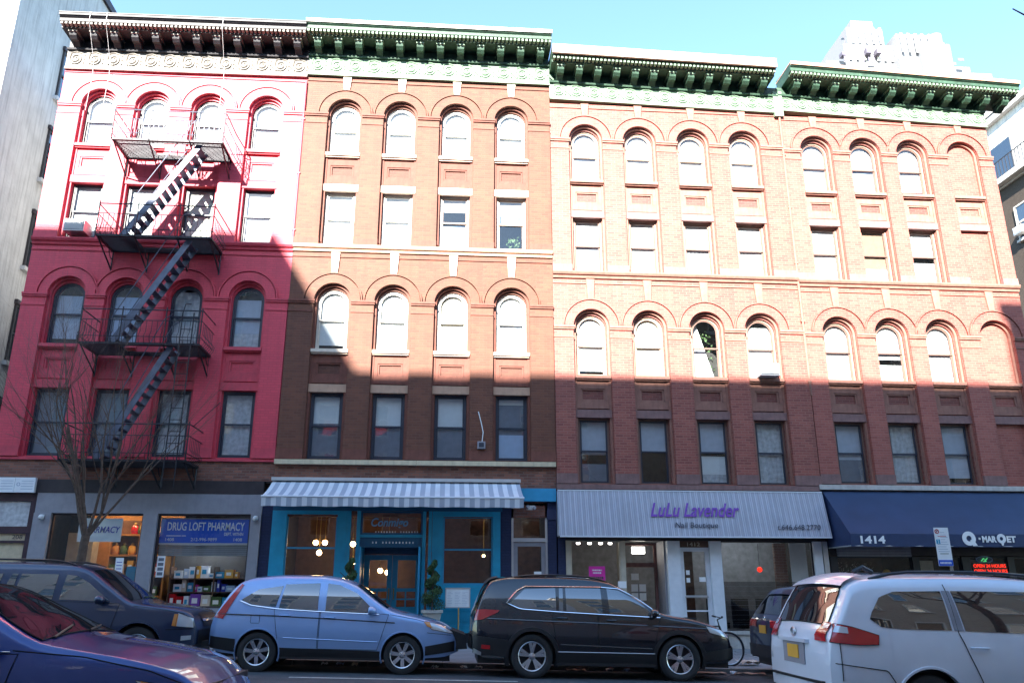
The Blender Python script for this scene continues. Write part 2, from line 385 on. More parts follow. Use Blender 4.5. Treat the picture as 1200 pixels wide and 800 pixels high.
def arch(cx, hw, z0, ztop, n=14):
    zs = ztop - hw
    return [(cx - hw, z0), (cx + hw, z0)] + [(cx + hw * math.cos(math.pi * i / n), zs + hw * math.sin(math.pi * i / n)) for i in range(n + 1)]
def rect(x0, x1, z0, z1): return [(x0, z0), (x1, z0), (x1, z1), (x0, z1)]
def shrink(kind, cx, hw, z0, z1, d): return arch(cx, hw - d, z0 + d, z1 - d) if kind == 'arch' else rect(cx - hw + d, cx + hw - d, z0 + d, z1 - d)
def text(body, m, parent, x0, z0, width, height, y, name='lettering', shear=0.0, bold=0.0, ext=0.008, rotz=0.0, **kw):
    cu = bpy.data.curves.new('t', 'FONT'); cu.body = body; cu.shear = shear; cu.offset = bold; cu.extrude = 0.0; cu.resolution_u = 3
    to = bpy.data.objects.new('t', cu); S.collection.objects.link(to)
    bpy.context.view_layer.update()
    me = bpy.data.meshes.new_from_object(to)
    xs = [v.co.x for v in me.vertices]; ys = [v.co.y for v in me.vertices]
    ax, bx, ay, by = min(xs), max(xs), min(ys), max(ys)
    sx = width / (bx - ax); sy = height / (by - ay)
    mb = MB(); vs = [((v.co.x - ax) * sx, 0, (v.co.y - ay) * sy) for v in me.vertices]
    k = len(vs); fs = [list(p.vertices) for p in me.polygons]
    from collections import Counter
    ec = Counter(); eo = {}
    for f in fs:
        for i in range(len(f)):
            e = (f[i], f[(i + 1) % len(f)]); q = tuple(sorted(e)); ec[q] += 1; eo[q] = e
    vs2 = [(v[0] + x0, y - ext, v[2] + z0) for v in vs] + [(v[0] + x0, y, v[2] + z0) for v in vs]
    fs2 = fs + [(eo[q][0], eo[q][1], eo[q][1] + k, eo[q][0] + k) for q in ec if ec[q] == 1]
    mb.add(vs2, fs2)
    bpy.data.objects.remove(to); bpy.data.curves.remove(cu); bpy.data.meshes.remove(me)
    return mb.build(name, m, parent, **kw)
SL = -0.025
def gz(x, y=-10):                                           # ground height: the street falls towards +x
    base = SL * x
    if y > -4.85: return base + 0.10 + (y + 4.85) * 0.02
    return base + (0.05 if y < -10 else 0.05 * (-(y + 5.0)) / 5.0 if y < -5.0 else 0.0)

# ================================================================ GROUND
def sheet(name, m, xs, ys, off=0.0, kind='structure', fz=None):
    fz = fz or (lambda x, y: gz(x, y))
    P = [[(x, y, fz(x, y) + off) for y in ys] for x in xs]
    mb = MB(); mb.grid(P); return mb.build(name, m, None, kind=kind, smooth=40)
sheet('ground', 'dirt', [-600, -60, 60, 600], [-600, -60, -26, 20, 600], fz=lambda x, y: SL * max(-80, min(80, x)) - 0.35)
sheet('road', 'asphalt', [-60, -20, 0, 20, 60], [-21, -15, -10, -7.5, -5, -4.85], fz=lambda x, y: SL * x + (0.05 if y < -9 else 0.05 * (-5 - y) / 5 if y < -5 else 0))
sheet('far_pavement', 'slab_concrete', [-60, 0, 60], [-27.95, -21], fz=lambda x, y: SL * x + 0.12)
tag(sheet('lane_line', 'line_paint', [-2.6, -1, 0.2, 1.3], [-7.62, -7.5], 0.006), kind='structure')
kb = MB()
for i in range(-20, 14):
    x0 = i * 1.5; x1 = x0 + 1.488
    kb.add([(x0, -4.98, gz(x0, -5) - 0.3), (x1, -4.98, gz(x1, -5) - 0.3), (x1, -4.84, gz(x1, -5) - 0.3), (x0, -4.84, gz(x0, -5) - 0.3),
            (x0, -4.98, gz(x0, -5) + 0.095), (x1, -4.98, gz(x1, -5) + 0.095), (x1, -4.84, gz(x1, -5) + 0.105), (x0, -4.84, gz(x0, -5) + 0.105)],
           [(0, 3, 2, 1), (4, 5, 6, 7), (0, 1, 5, 4), (1, 2, 6, 5), (2, 3, 7, 6), (3, 0, 4, 7)])
kb.build('kerb', 'kerb_stone', kind='structure')
pav = sheet('pavement', 'dirt', [-30, 0, 19.6], [-4.83, 0.6], -0.03)
sx, sy = 1.5, 1.59
slabs = []
for i in range(-9, 13):
    for j in range(3):
        x0 = i * sx; y0 = -4.83 + j * sy
        if not slabs or len(slabs) < 3:
            mb = MB()
            zf = lambda x, y: gz(x, y)
            X0, X1, Y0, Y1 = x0 + 0.008, x0 + sx - 0.008, y0 + 0.008, y0 + sy - 0.008
            mb.add([(X0, Y0, gz(X0, Y0) - .05), (X1, Y0, gz(X1, Y0) - .05), (X1, Y1, gz(X1, Y1) - .05), (X0, Y1, gz(X0, Y1) - .05),
                    (X0, Y0, gz(X0, Y0)), (X1, Y0, gz(X1, Y0)), (X1, Y1, gz(X1, Y1)), (X0, Y1, gz(X0, Y1))],
                   [(0, 3, 2, 1), (4, 5, 6, 7), (0, 1, 5, 4), (1, 2, 6, 5), (2, 3, 7, 6), (3, 0, 4, 7)])
            o = mb.build('slab', ['slab_concrete', 'slab_concrete_b'][len(slabs) % 2], pav); slabs.append((o, i, j))
        else:
            src, si, sj = slabs[random.randrange(3)]
            dx = (i - si) * sx; dy = (j - sj) * sy
            copy_tree(src, pav, (dx, dy, SL * dx + 0.02 * dy + random.uniform(-0.004, 0.004)))

# ================================================================ ROW BUILDINGS
def window_proto(kind, hw, H, frame, sash, blind=None, bl=1.0, bare=False):
    """a window centred on x=0 with its foot at z=0, opening back at y=0.28; returns the frame object (unparented)"""
    y0, y1 = 0.20, 0.30
    mb = MB(); f = shrink(kind, 0, hw - 0.002, 0.0, H, 0.0); g = shrink(kind, 0, hw, 0, H, 0.05)
    mb.holed(f, [g], y0, y1)
    o = mb.build('window', frame)
    ch = []
    mid = H * 0.50
    for nm, z0, z1, yy, k in (('upper_sash', mid - 0.02, H - 0.05, 0.222, kind), ('lower_sash', 0.05, mid + 0.03, 0.252, 'rect')):
        hwi = hw - 0.053
        mb = MB(); mb.holed(shrink(k, 0, hwi, z0, z1, 0), [shrink(k, 0, hwi, z0, z1, 0.045)], yy, yy + 0.028)
        ch.append(mb.build(nm, sash, o))
        mb = MB(); p = shrink(k, 0, hwi, z0, z1, 0.042); n = len(p)
        mb.add([(a, yy + 0.014, b) for a, b in p], [tuple(range(n))])
        ch.append(mb.build('pane', 'window_glass', o))
    if blind:
        for (m, a, b) in blind:
            z0 = 0.06 + (H - 0.12) * a; z1 = 0.06 + (H - 0.12) * b
            mb = MB(); n = 12
            if m == 'plants':
                rr = random.Random(3)
                for _ in range(60):
                    c = Vector((rr.uniform(-0.1, hw - 0.1), 0.40 + rr.uniform(0, .08), rr.uniform(z0, z1)))
                    d = 0.055
                    mb.add([c + Vector((rr.uniform(-d, d), rr.uniform(-.02, .02), rr.uniform(-d, d))) for _k in range(4)], [(0, 1, 2, 3)])
                ch.append(mb.build('houseplant', 'leaf_light', o)); continue
            if m == 'drape':
                P = [[(x + (0.24 - 0.5 * t) * (1 if q else 0), 0.39 + 0.012 * (i % 2), z0 + (z1 - z0) * t) for q, x in enumerate((-hw + .06, 0.04))] for i, t in enumerate([j / 8 for j in range(9)])]
                mb.grid(P); ch.append(mb.build('curtain', 'blind_white', o)); continue
            if m == 'curtain_grey' or m.startswith('blind_white'):
                wv = 0.012 if m == 'curtain_grey' else 0.0
                zt = z1
                P = []
                for i in range(n + 1):
                    x = -hw + 0.06 + (2 * hw - 0.12) * i / n
                    top = zt if kind == 'rect' or zt < H - hw else min(zt, H - hw + math.sqrt(max(0, (hw - .05) ** 2 - x * x)))
                    P.append([(x, 0.315 + wv * (i % 2), z0), (x, 0.315 + wv * (i % 2), top)])
                mb.grid(P)
            else:
                mb.box(-hw + 0.06, hw - 0.06, 0.312, 0.324, z0, min(z1, H - (hw if kind == 'arch' else 0.06) + (0.1 if kind == 'arch' else 0)))
            ch.append(mb.build('curtain' if 'curtain' in m else 'blind', m, o))
    return proto(o, *ch)

BH = 0.535                                                  # half width of a bay
def building(name, label, x0, x1, cols, rows, zz, M, wins, extra=None, blind_col=None):
    """rows: {'A':(z0,z1),...}; zz: dict(top, band, ledge, low); M: materials"""
    root = empty(name, ((x0 + x1) / 2, 0, 0), label, 'building', 'row buildings of four storeys over shops')
    zt, zb, zl = zz['top'], zz['band'], zz['ledge']
    # --- walls
    mb = MB()
    for (a, b, r_) in ((zb, zt, 'A'), (zl, zb, 'C')):
        sp = rows[r_][1] - 0.40
        holes = [arch(c, BH, a + 0.03, sp + BH, 18) for c in cols]
        mb.holed(rect(x0 + 0.002, x1 - 0.002, a, b), holes, 0.0, 0.14)
    wall = mb.build('front_wall', M['wall'], root)
    mb = MB()
    mb.box(x0 + 0.004, x0 + 0.2, 0.145, 13, zz['low'], zt + 0.9); mb.box(x1 - 0.2, x1 - 0.004, 0.145, 13, zz['low'], zt + 0.9)
    mb.box(x0 + 0.2, x1 - 0.2, 12.8, 13, -1, zt + 0.9)
    mb.build('side_wall', M.get('side', M['wall']), root)
    boxo('roof', 'roof_tar', x0 + 0.02, x1 - 0.02, 0.16, 12.8, zt + 0.86, zt + 1.0, root)
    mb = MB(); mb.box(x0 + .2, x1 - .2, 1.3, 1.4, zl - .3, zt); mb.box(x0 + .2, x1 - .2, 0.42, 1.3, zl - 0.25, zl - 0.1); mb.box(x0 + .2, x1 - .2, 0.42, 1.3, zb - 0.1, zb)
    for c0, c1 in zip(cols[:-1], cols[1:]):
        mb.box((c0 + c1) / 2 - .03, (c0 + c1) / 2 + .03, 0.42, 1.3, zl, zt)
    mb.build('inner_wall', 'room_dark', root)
    # --- bays (shared mesh per zone)
    for (a, b, ra, rb) in ((zb, zt, 'A', 'B'), (zl, zb, 'C', 'D')):
        sp = rows[ra][1] - 0.40
        ztop = sp + BH + 0.02
        hw = 0.45
        def bay(c, blindbay):
            mb = MB()
            holes = [] if blindbay else [arch(c, hw, rows[ra][0], rows[ra][1], 14), rect(c - hw, c + hw, rows[rb][0], rows[rb][1])]
            mb.holed(rect(c - BH - .04, c + BH + .04, a + 0.002, ztop), holes, 0.145, 0.42)
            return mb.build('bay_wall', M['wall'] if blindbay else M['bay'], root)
        base = None
        for i, c in enumerate(cols):
            bl = blind_col == i
            if bl: bay(c, True)
            elif base is None: base = (bay(c, False), c)
            else: copy_tree(base[0], root, (c - base[1], 0, 0))
        # trim, one prototype copied along the row
        c = cols[0]
        pr = []
        mb = MB(); mb.ring(c, sp, BH + 0.005, 0.80, -0.06, 0.05, 0, math.pi, 26); mb.ring(c, sp, 0.825, 0.862, -0.085, 0.05, 0, math.pi, 26); pr.append((mb.build('archivolt', M['arch'], root, smooth=30), True))
        mb = MB(); mb.ring(c, sp, 0.47, BH + 0.03, 0.06, 0.16, 0, math.pi, 26)
        mb.box(c - BH + .001, c - .47, 0.06, 0.16, a + 0.05, sp); mb.box(c + .47, c + BH - .001, 0.06, 0.16, a + 0.05, sp)
        pr.append((mb.build('arch_moulding', M['trim'], root, smooth=30), True))
        zs0, zs1 = rows[rb][1] + 0.24, rows[ra][0] - 0.10
        hh = (zs1 - zs0)
        mb = MB()
        mb.holed(rect(c - .47, c + .47, zs0 + .04, zs1 - 0.04), [rect(c - .36, c + .36, zs0 + hh * 0.3, zs1 - hh * 0.3)], 0.085, 0.15)
        mb.holed(rect(c - .355, c + .355, zs0 + hh * 0.3 + .005, zs1 - hh * 0.3 - .005), [rect(c - .31, c + .31, zs0 + hh * 0.3 + .045, zs1 - hh * 0.3 - .045)], 0.105, 0.15)
        pr.append((mb.build('spandrel_panel', M['panel'], root), True))
        mb = MB(); mb.box(c - .52, c + .52, 0.0, 0.15, zs1 - 0.035, zs1 + 0.005); mb.box(c - 0.53, c + .53, -0.05, 0.2, zs1 + 0.006, zs1 + 0.1)
        pr.append((mb.build('sill', M['sill'], root), True))
        mb = MB(); mb.box(c - .53, c + .53, 0.03, 0.2, rows[rb][1] + 0.002, rows[rb][1] + 0.235)
        pr.append((mb.build('lintel', M['lintel'] if ra == 'C' or 'lintel_up' not in M else M['lintel_up'], root), True))
        if M.get('key'):
            zk0 = sp + 0.87; zk1 = (zt - 0.01) if ra == 'A' else (zb - 0.16)
            mb = MB(); mb.prism([(c - .085, zk0 - .06), (c + .085, zk0 - .06), (c + .13, zk1), (c - .13, zk1)], -0.06, 0.02, 'y')
            pr.append((mb.build('keystone', M['key'], root), True))
        for o, _ in pr:
            for c2 in cols[1:]: copy_tree(o, root, (c2 - c, 0, 0))
        # imposts between bays
        edges = [x0] + [v for c2 in cols for v in (c2 - BH, c2 + BH)] + [x1]
        for j in range(0, len(edges), 2):
            e0, e1 = edges[j], edges[j + 1]
            mb = MB(); mb.box(e0 + .003, e1 + .03 if j < len(edges) - 2 else e1 - .003, -0.105, 0.08, sp - 0.06, sp + 0.0)
            mb.box(e0 + .003, e1 + .012 if j < len(edges) - 2 else e1 - .003, -0.08, 0.08, sp - 0.115, sp - 0.062)
            mb.box(e0 + .003, e1 - .003, -0.075, 0.05, sp - 0.37, sp - 0.335)
            mb.build('impost', M['trim'], root)
            mb = MB(); mb.box(e0 + .004, e1 - .002, -0.095, 0.08, a + 0.02, a + 0.30); mb.build('pier_base', M['base'], root)
            mb = MB(); mb.box(e0 + .012, e1 - .012, -0.055, 0.02, a + 0.301, sp - 0.372); mb.build('pier', M['wall'], root)
            mb = MB(); mb.box(e0 + .012, e1 - .012, -0.04, 0.02, sp - 0.333, sp - 0.117); mb.build('pier_neck', M['wall'], root)
        # small rectangular panels over the spandrels of the arches
        zk = zt if ra == 'A' else zb - 0.14
        mb = MB(); mb.box(x0 + .004, x1 - .004, -0.03, 0.05, zk - 0.16, zk - 0.135)
        mb.build('string_course', M['trim'], root)
    # --- band between the zones and ledge at the foot
    mb = MB(); mb.prism([(0.1, zb - 0.13), (-0.05, zb - 0.13), (-0.07, zb - 0.06), (-0.12, zb - 0.03), (-0.15, zb + 0.03), (-0.15, zb + 0.07), (0.1, zb + 0.1)], x0 + .001, x1 - .001, 'x')
    mb.build('band_course', M['band'], root)
    # --- windows
    pc = {}
    for i, c in enumerate(cols):
        if i == blind_col: continue
        for r_ in 'ABCD':
            key = wins(i, r_)
            z0, z1 = rows[r_]; kd = 'arch' if r_ in 'AC' else 'rect'
            kk = (kd, round(z1 - z0, 3), key)
            if kk not in pc:
                fr, sa, bl = key
                pc[kk] = window_proto(kd, 0.45, z1 - z0, fr, sa, bl)
                pc[kk + ('n',)] = 0
            p = pc[kk]
            if pc[kk + ('n',)] == 0:
                p.parent = root; p.location = WL[p] + Vector((c, 0, z0)) - WL[root]
                base_w = Vector((c, 0, z0)); pc[kk + ('n',)] = (base_w,)
            else:
                q = p.copy(); S.collection.objects.link(q); q.parent = root
                q.location = WL[p] + Vector((c, 0, z0)) - WL[root]
                for k in KIDS[p.name]:
                    k2 = k.copy(); S.collection.objects.link(k2); k2.parent = q
    return root

def cornice(root, x0, x1, zf0, zf1, zs, top, mf, mc, md, mtop, nb, tilt, P=0.85, xl=None, xr=None, mbk=None):
    zs += .06; top += .10
    """frieze zf0..zf1, soffit zs, top; xl/xr = ends of the projecting part"""
    xl = x0 if xl is None else xl; xr = x1 if xr is None else xr
    mbk = mbk or mc
    cx = (x0 + x1) / 2
    def T(o):
        return o
    sh = lambda mb: [setattr(mb, 'v', [(x, y, z + tilt * (x - cx)) for x, y, z in mb.v])] and mb
    mb = MB(); mb.box(x0 + .002, x1 - .002, -0.06, 0.12, zf0, zf1); mb.box(x0 + .002, x1 - .002, -0.10, 0.1, zf0 + .002, zf0 + 0.06)
    mb.box(x0 + .002, x1 - .002, -0.085, 0.1, zf0 + .062, zf0 + 0.11)
    fz = sh(mb).build('frieze', mf, root)
    n = nb + 1; pitch = (x1 - x0) / n
    mb0 = None; zc = (zf0 + zf1) / 2 + 0.05
    for i in range(n):                                      # running scroll ornament
        c = x0 + pitch * (i + 0.5); rr = min(0.2, (zf1 - zf0) * 0.3)
        if mb0 is None:
            mb = MB(); pts = []
            for k in range(30):
                t = k / 29 * 3.6 * math.pi; r_ = rr * (1 - 0.72 * k / 29)
                pts.append((c + r_ * math.cos(t + math.pi), -0.07, zc + r_ * math.sin(t + math.pi)))
            mb.tube(pts, 0.03, 5)
            mb.tube([(c - rr, -0.07, zc), (c - rr * .8, -.07, zc + rr * 1.05), (c, -.07, zc + rr * 1.25), (c + rr, -.07, zc + rr * .9), (c + rr * 1.5, -.07, zc - rr * .2), (c + rr * 2.2, -.07, zc - rr * .9)], 0.026, 5)
            for a in (0.4, 1.2, 2.0): mb.ball((c + rr * 1.25, -0.065, zc + rr * (a - 1.2) * 0.9), 0.03, 6)
            sh(mb); mb0 = mb.build('scroll_ornament', mf, fz, smooth=60); c0 = c
        elif c + pitch * .5 < x1 + 0.1: copy_tree(mb0, fz, (c - c0, 0, tilt * (c - c0)))
    mb = MB(); mb.prism([(0.12, zf1 + .001), (-0.14, zf1 + .001), (-0.16, zf1 + 0.05), (-0.10, zf1 + 0.09), (0.12, zf1 + 0.09)], x0 + .001, x1 - .001, 'x')
    k = int((x1 - x0) / 0.11)
    sh(mb).build('frieze_moulding', mc, root)
    mb = MB(); mb.box(x0 + .004, x1 - .004, -0.02, 0.14, zf1 + 0.091, zs - 0.002); sh(mb).build('cornice_back', md, root)
    h = top - zs
    mb = MB(); mb.prism([(0.3, zs), (-P + .2, zs), (-P + .2, zs + h * .22), (-P + .06, zs + h * .30), (-P + .02, zs + h * .34), (-P + .02, zs + h * .62), (-P - .03, zs + h * .72), (-P - .06, zs + h * .86), (-P - .06, zs + h), (0.3, zs + h + .1)], xl, xr, 'x')
    co = sh(mb).build('cornice', mc, root)
    mb = MB(); mb.box(xl - 0.004, xr + 0.004, -P - .075, -P - .005, zs + h * (.36 if mtop == 'cornice_tan' else .80), top); sh(mb).build('fascia_board', mtop, co)
    mb = MB(); mb.box(xl - 0.01, xr + 0.01, -P - .09, 0.32, top + 0.002, top + 0.035); sh(mb).build('cornice_cap', mtop, co)
    mb = MB(); k = int((xr - xl) / 0.125)
    for i in range(k):
        x = xl + (i + .25) * (xr - xl) / k; mb.box(x, x + 0.07, -P + .03, -P + .2, zs + h * 0.08, zs + h * .29)
    sh(mb).build('dentil_row', mf if mf != 'cornice_beige' else 'cornice_beige', co, kind='stuff')
    b0 = None; pitch = (xr - xl) / nb
    for i in range(nb):
        c = xl + pitch * (i + 0.5); w_ = 0.105
        if b0 is None:
            d = P - 0.28
            hh = zs - zf1 - 0.10
            mb = MB(); mb.prism([(-0.021, zs - .001), (-d, zs - .001), (-d, zs - .09), (-d + .03, zs - .17), (-d + .12, zs - .25), (-d + .26, zs - .24), (-d + .36, zs - .30), (-d * .48, zs - hh * .72), (-0.22, zs - hh * .98), (-0.12, zs - hh - 0.06), (-0.021, zs - hh - .02)], c - w_, c + w_, 'x')
            b0 = sh(mb).build('bracket', mbk, co); c0 = c
            mb = MB(); mb.box(c - w_ - .025, c + w_ + .025, -d - .03, -0.03, zs - .075, zs - .002)
            cap = sh(mb).build('bracket_cap', mf, co)
        else:
            copy_tree(b0, co, (c - c0, 0, tilt * (c - c0))); copy_tree(cap, co, (c - c0, 0, tilt * (c - c0)))
    return co

W_ = 'blind_white'
full = ((W_, 0.0, 1.0),)
full2 = (('blind_white_b', 0.04, 1.0),)
full3 = (('blind_white_c', 0.0, .5), (W_, .5, 1.0))
full4 = ((W_, 0.08, 1.0),)
def b1w(i, r_):
    if r_ in 'AB': return ('sash_black', 'sash_navy', (full, full4, full2, full)[i])
    if r_ == 'C': return ('sash_navy', 'sash_navy', [(('blind_grey', .1, .9),), (('blind_blue', 0, .9),), (('curtain_grey', 0, .95),), (('blind_grey', 0.25, .95), ('curtain_grey', 0, .25))][i])
    return ('sash_navy', 'sash_navy', [(('screen_dark', 0, 1),), (('screen_dark', 0, 1),), (('curtain_grey', 0, 1),), (('curtain_grey', 0, 1),)][i])
def b2w(i, r_):
    if r_ == 'A': return ('sash_white', 'sash_white', (full, full4, ((W_, .4, 1), ('blind_grey', 0, .4)), ((W_, .45, 1), ('curtain_grey', 0, .45)))[i])
    if r_ == 'B': return ('sash_white', 'sash_white' if i < 2 else 'sash_tan', (full, full, ((W_, .75, 1), ('blind_blue', 0, .45)), ((W_, .7, 1), ('screen_dark', .5, .7), ('plants', 0.02, .3)))[i])
    if r_ == 'C': return ('sash_white', 'sash_white', (full4, full, full2, full3)[i])
    return ('sash_navy', 'sash_navy', (((W_, .55, 1), ('screen_dark', 0, .55)), ((W_, .5, 1), ('screen_dark', 0, .5)), ((W_, .5, 1), ('screen_dark', 0, .5)), ((W_, .9, 1), ('screen_dark', .4, .9), ('blind_blue', 0, .4)))[i])
def b3w(i, r_):
    if r_ == 'A': return ('sash_tan', 'sash_tan', (full3, ((W_, .3, 1), ('blind_grey', 0, .3)), full2, full4)[i])
    if r_ == 'B': return ('sash_tan', 'sash_brown', (full3, full, ((W_, .5, 1), ('curtain_grey', 0, .5)), ((W_, .4, 1), ('curtain_grey', 0, .4)))[i])
    if r_ == 'C': return ('sash_tan', 'sash_tan' if i < 2 else 'sash_brown', (full4, full2, (('drape', 0, 1), ('plants', .05, .9)), ((W_, 0, .9),))[i])
    return ('sash_brown', 'sash_navy', ((('blind_grey', .45, 1), ('screen_dark', 0, .3)), (('blind_grey', .5, 1), ), (('blind_grey', .5, 1), (W_, .15, .45), ('curtain_grey', 0, .15)), (('drape', 0, 1), ('curtain_grey', 0, 1)))[i])
def b4w(i, r_):
    if r_ == 'A': return ('sash_tan', 'sash_brown', (((W_, 0.05, 1),), (('blind_grey', 0.0, .8), (W_, .8, 1)), ((W_, .1, 1),), None)[i])
    if r_ == 'B': return ('sash_tan', 'sash_brown', (((W_, .3, 1), ('curtain_grey', 0, .3)), (('blind_brown', .25, 1), ('blind_grey', 0, .25)), ((W_, .5, 1), (W_, 0, .4)), None)[i])
    if r_ == 'C': return ('sash_tan', 'sash_brown', (((W_, 0, 1),), (('curtain_grey', .4, .8), (W_, .8, 1), (W_, 0, .3)), (('curtain_grey', 0, .5), (W_, .5, 1)), None)[i])
    return ('sash_brown', 'sash_navy', ((('blind_grey', .4, 1), ('screen_dark', 0, .4)), (('curtain_grey', 0, 1),), (('blind_grey', .1, 1),), None)[i])

crim = dict(wall='brick_crimson', bay='brick_crimson', arch='brick_crimson', trim='paint_crimson', panel='paint_crimson', sill='paint_crimson', lintel='paint_crimson', base='paint_crimson', band='paint_crimson', side='brick_grey')
brn = dict(wall='brick_brown', bay='brick_recess_brown_shaded', arch='brick_brown', trim='stone_brown', panel='stone_brown', sill='stone_cream', lintel='stone_tan', lintel_up='stone_cream', base='stone_brown', band='stone_tan', key='stone_cream')
ros = dict(wall='brick_rose', bay='brick_recess_shaded', arch='brick_rose_pier', trim='stone_rose', panel='stone_rose', sill='stone_rose', lintel='stone_mauve', base='stone_mauve', band='stone_rose', key='stone_rose')
R1 = dict(A=(14.50, 16.28), B=(11.45, 13.21), C=(8.13, 10.02), D=(4.99, 6.87))
R3 = dict(A=(13.87, 15.72), B=(10.79, 12.59), C=(7.50, 9.41), D=(4.36, 6.25))
R4 = dict(A=(13.78, 15.64), B=(10.75, 12.57), C=(7.49, 9.36), D=(4.42, 6.24))
X = [-12.2, -4.72, 3.07, 10.71, 17.88]
B1 = building('crimson_building', 'crimson painted brick building with black fire escape and pharmacy at street level', X[0], X[1], [-10.98, -9.37, -7.67, -5.90], R1, dict(top=17.15, band=11.27, ledge=4.93, low=4.3), crim, b1w)
B2 = building('brown_building', 'brown brick building with white keystones and green cornice above the teal restaurant', X[1], X[2], [-3.45, -1.70, 0.065, 1.82], R1, dict(top=17.22, band=11.29, ledge=4.93, low=4.3), brn, b2w)
B3 = building('rose_building', 'pale rose brick building with tan topped cornice above the nail salon', X[2], X[3], [4.21, 5.96, 7.71, 9.42], R3, dict(top=16.62, band=10.66, ledge=4.33, low=4.2), ros, b3w)
B4 = building('corner_building', 'rose brick corner building with one bricked-up window column above the navy market awning', X[3], X[4], [11.83, 13.48, 15.09, 16.84], R4, dict(top=16.50, band=10.60, ledge=4.38, low=4.2), dict(ros, arch='brick_rose', lintel='stone_mauve', wall='brick_rose_pier', bay='brick_recess_shaded'), b4w, blind_col=3)
cornice(B1, X[0], X[1], 17.10, 17.78, 18.12, 18.43, 'cornice_beige', 'cornice_dark', 'cornice_dark', 'cornice_dark', 12, 0.012)
cornice(B2, X[1], X[2], 17.24, 17.92, 18.24, 18.58, 'cornice_mint', 'cornice_green', 'cornice_green', 'cornice_white', 12, 0.0)
cornice(B3, X[2], X[3], 16.64, 17.24, 17.58, 17.98, 'cornice_mint', 'cornice_green', 'cornice_green', 'cornice_tan', 12, -0.022, xl=3.08, xr=10.42, mbk='cornice_green')
cornice(B4, X[3], X[4], 16.50, 17.04, 17.36, 17.68, 'cornice_mint', 'cornice_green', 'cornice_green', 'stone_tan', 12, -0.045, xl=10.90, xr=18.68)
boxo('frieze_pier', 'cornice_mint', X[3] - .17, X[3] + .13, -0.13, 0.1, 16.42, 17.35, B4)
# drain pipes at the party walls
def pipe(nm, x, z0, z1, m, par):
    mb = MB(); mb.bar((x, -0.06, z0), (x, -0.06, z1), 0.035, 8); z = z0 + .4
    while z < z1: mb.box(x - .055, x + .055, -0.09, 0.0, z, z + .05); z += 1.9
    mb.build(nm, m, par, smooth=40)
pipe('drain_pipe', X[1] - .02, 11.4, 17.0, 'paint_crimson', B1)
pipe('drain_pipe', X[3] + .0, 7.0, 16.4, 'stone_rose', B3)
# foot ledges
boxo('ledge', 'stone_yellow', -4.72, -0.85, -0.14, 0.15, 4.80, 4.928, B2); boxo('ledge', 'stone_yellow', -0.84, 3.05, -0.14, 0.15, 4.80, 4.928, B2)
boxo('ledge', 'paint_crimson', X[0], X[1] - .005, -0.06, 0.15, 4.86, 4.928, B1)
boxo('ledge', 'stone_mauve', 3.07, 10.60, -0.12, 0.15, 4.19, 4.328, B3)
boxo('ledge', 'stone_grey', 10.62, X[4] + .05, -0.12, 0.15, 4.24, 4.376, B4)
boxo('brick_band', 'brick_raw', X[0] + .003, X[1] - .003, 0.0, 0.14, 4.33, 4.858, B1)
boxo('brick_band', 'brick_raw', X[1] + .003, X[2] - .003, 0.0, 0.14, 3.4, 4.798, B2)

# ---------------- window air conditioners
def ac(x, z, label, m='plastic_white'):
    o = empty('air_conditioner', (x, 0, z), label, 'air conditioner', 'air conditioners sticking out of the windows')
    boxo('case', m, x - .29, x + .29, -0.32, 0.21, z, z + .36, o)
    mb = MB(); mb.box(x - .27, x + .27, -0.33, -0.321, z + .03, z + .33); mb.build('grille_back', 'screen_dark', o)
    mb = MB()
    for k in range(9): mb.box(x - .26, x + .26, -0.342, -0.331, z + .045 + k * .032, z + .06 + k * .032)
    mb.build('grille', m, o, kind='stuff')
ac(-10.98, 11.47, 'grey window air conditioner under the fire escape at the left edge of the crimson building', 'alu')
ac(9.42, 7.52, 'white window air conditioner in the arched window nearest the drain pipe above the salon')

# cable and vent on the brown wall
o = empty('wall_vent', (.95, -.1, 5.3), 'small grey exhaust vent with a dangling white cable on the brown brick wall', 'vent')
boxo('case', 'shop_grey', .84, 1.06, -.19, -.05, 5.28, 5.48, o); boxo('flap', 'sash_navy', .88, 1.02, -.205, -.191, 5.32, 5.44, o)
MB().tube([(.97, -.10, 5.48), (1.0, -.11, 5.75), (.95, -.09, 6.0), (.86, -.075, 6.35)], .013, 5).build('cable', 'plastic_white', o)

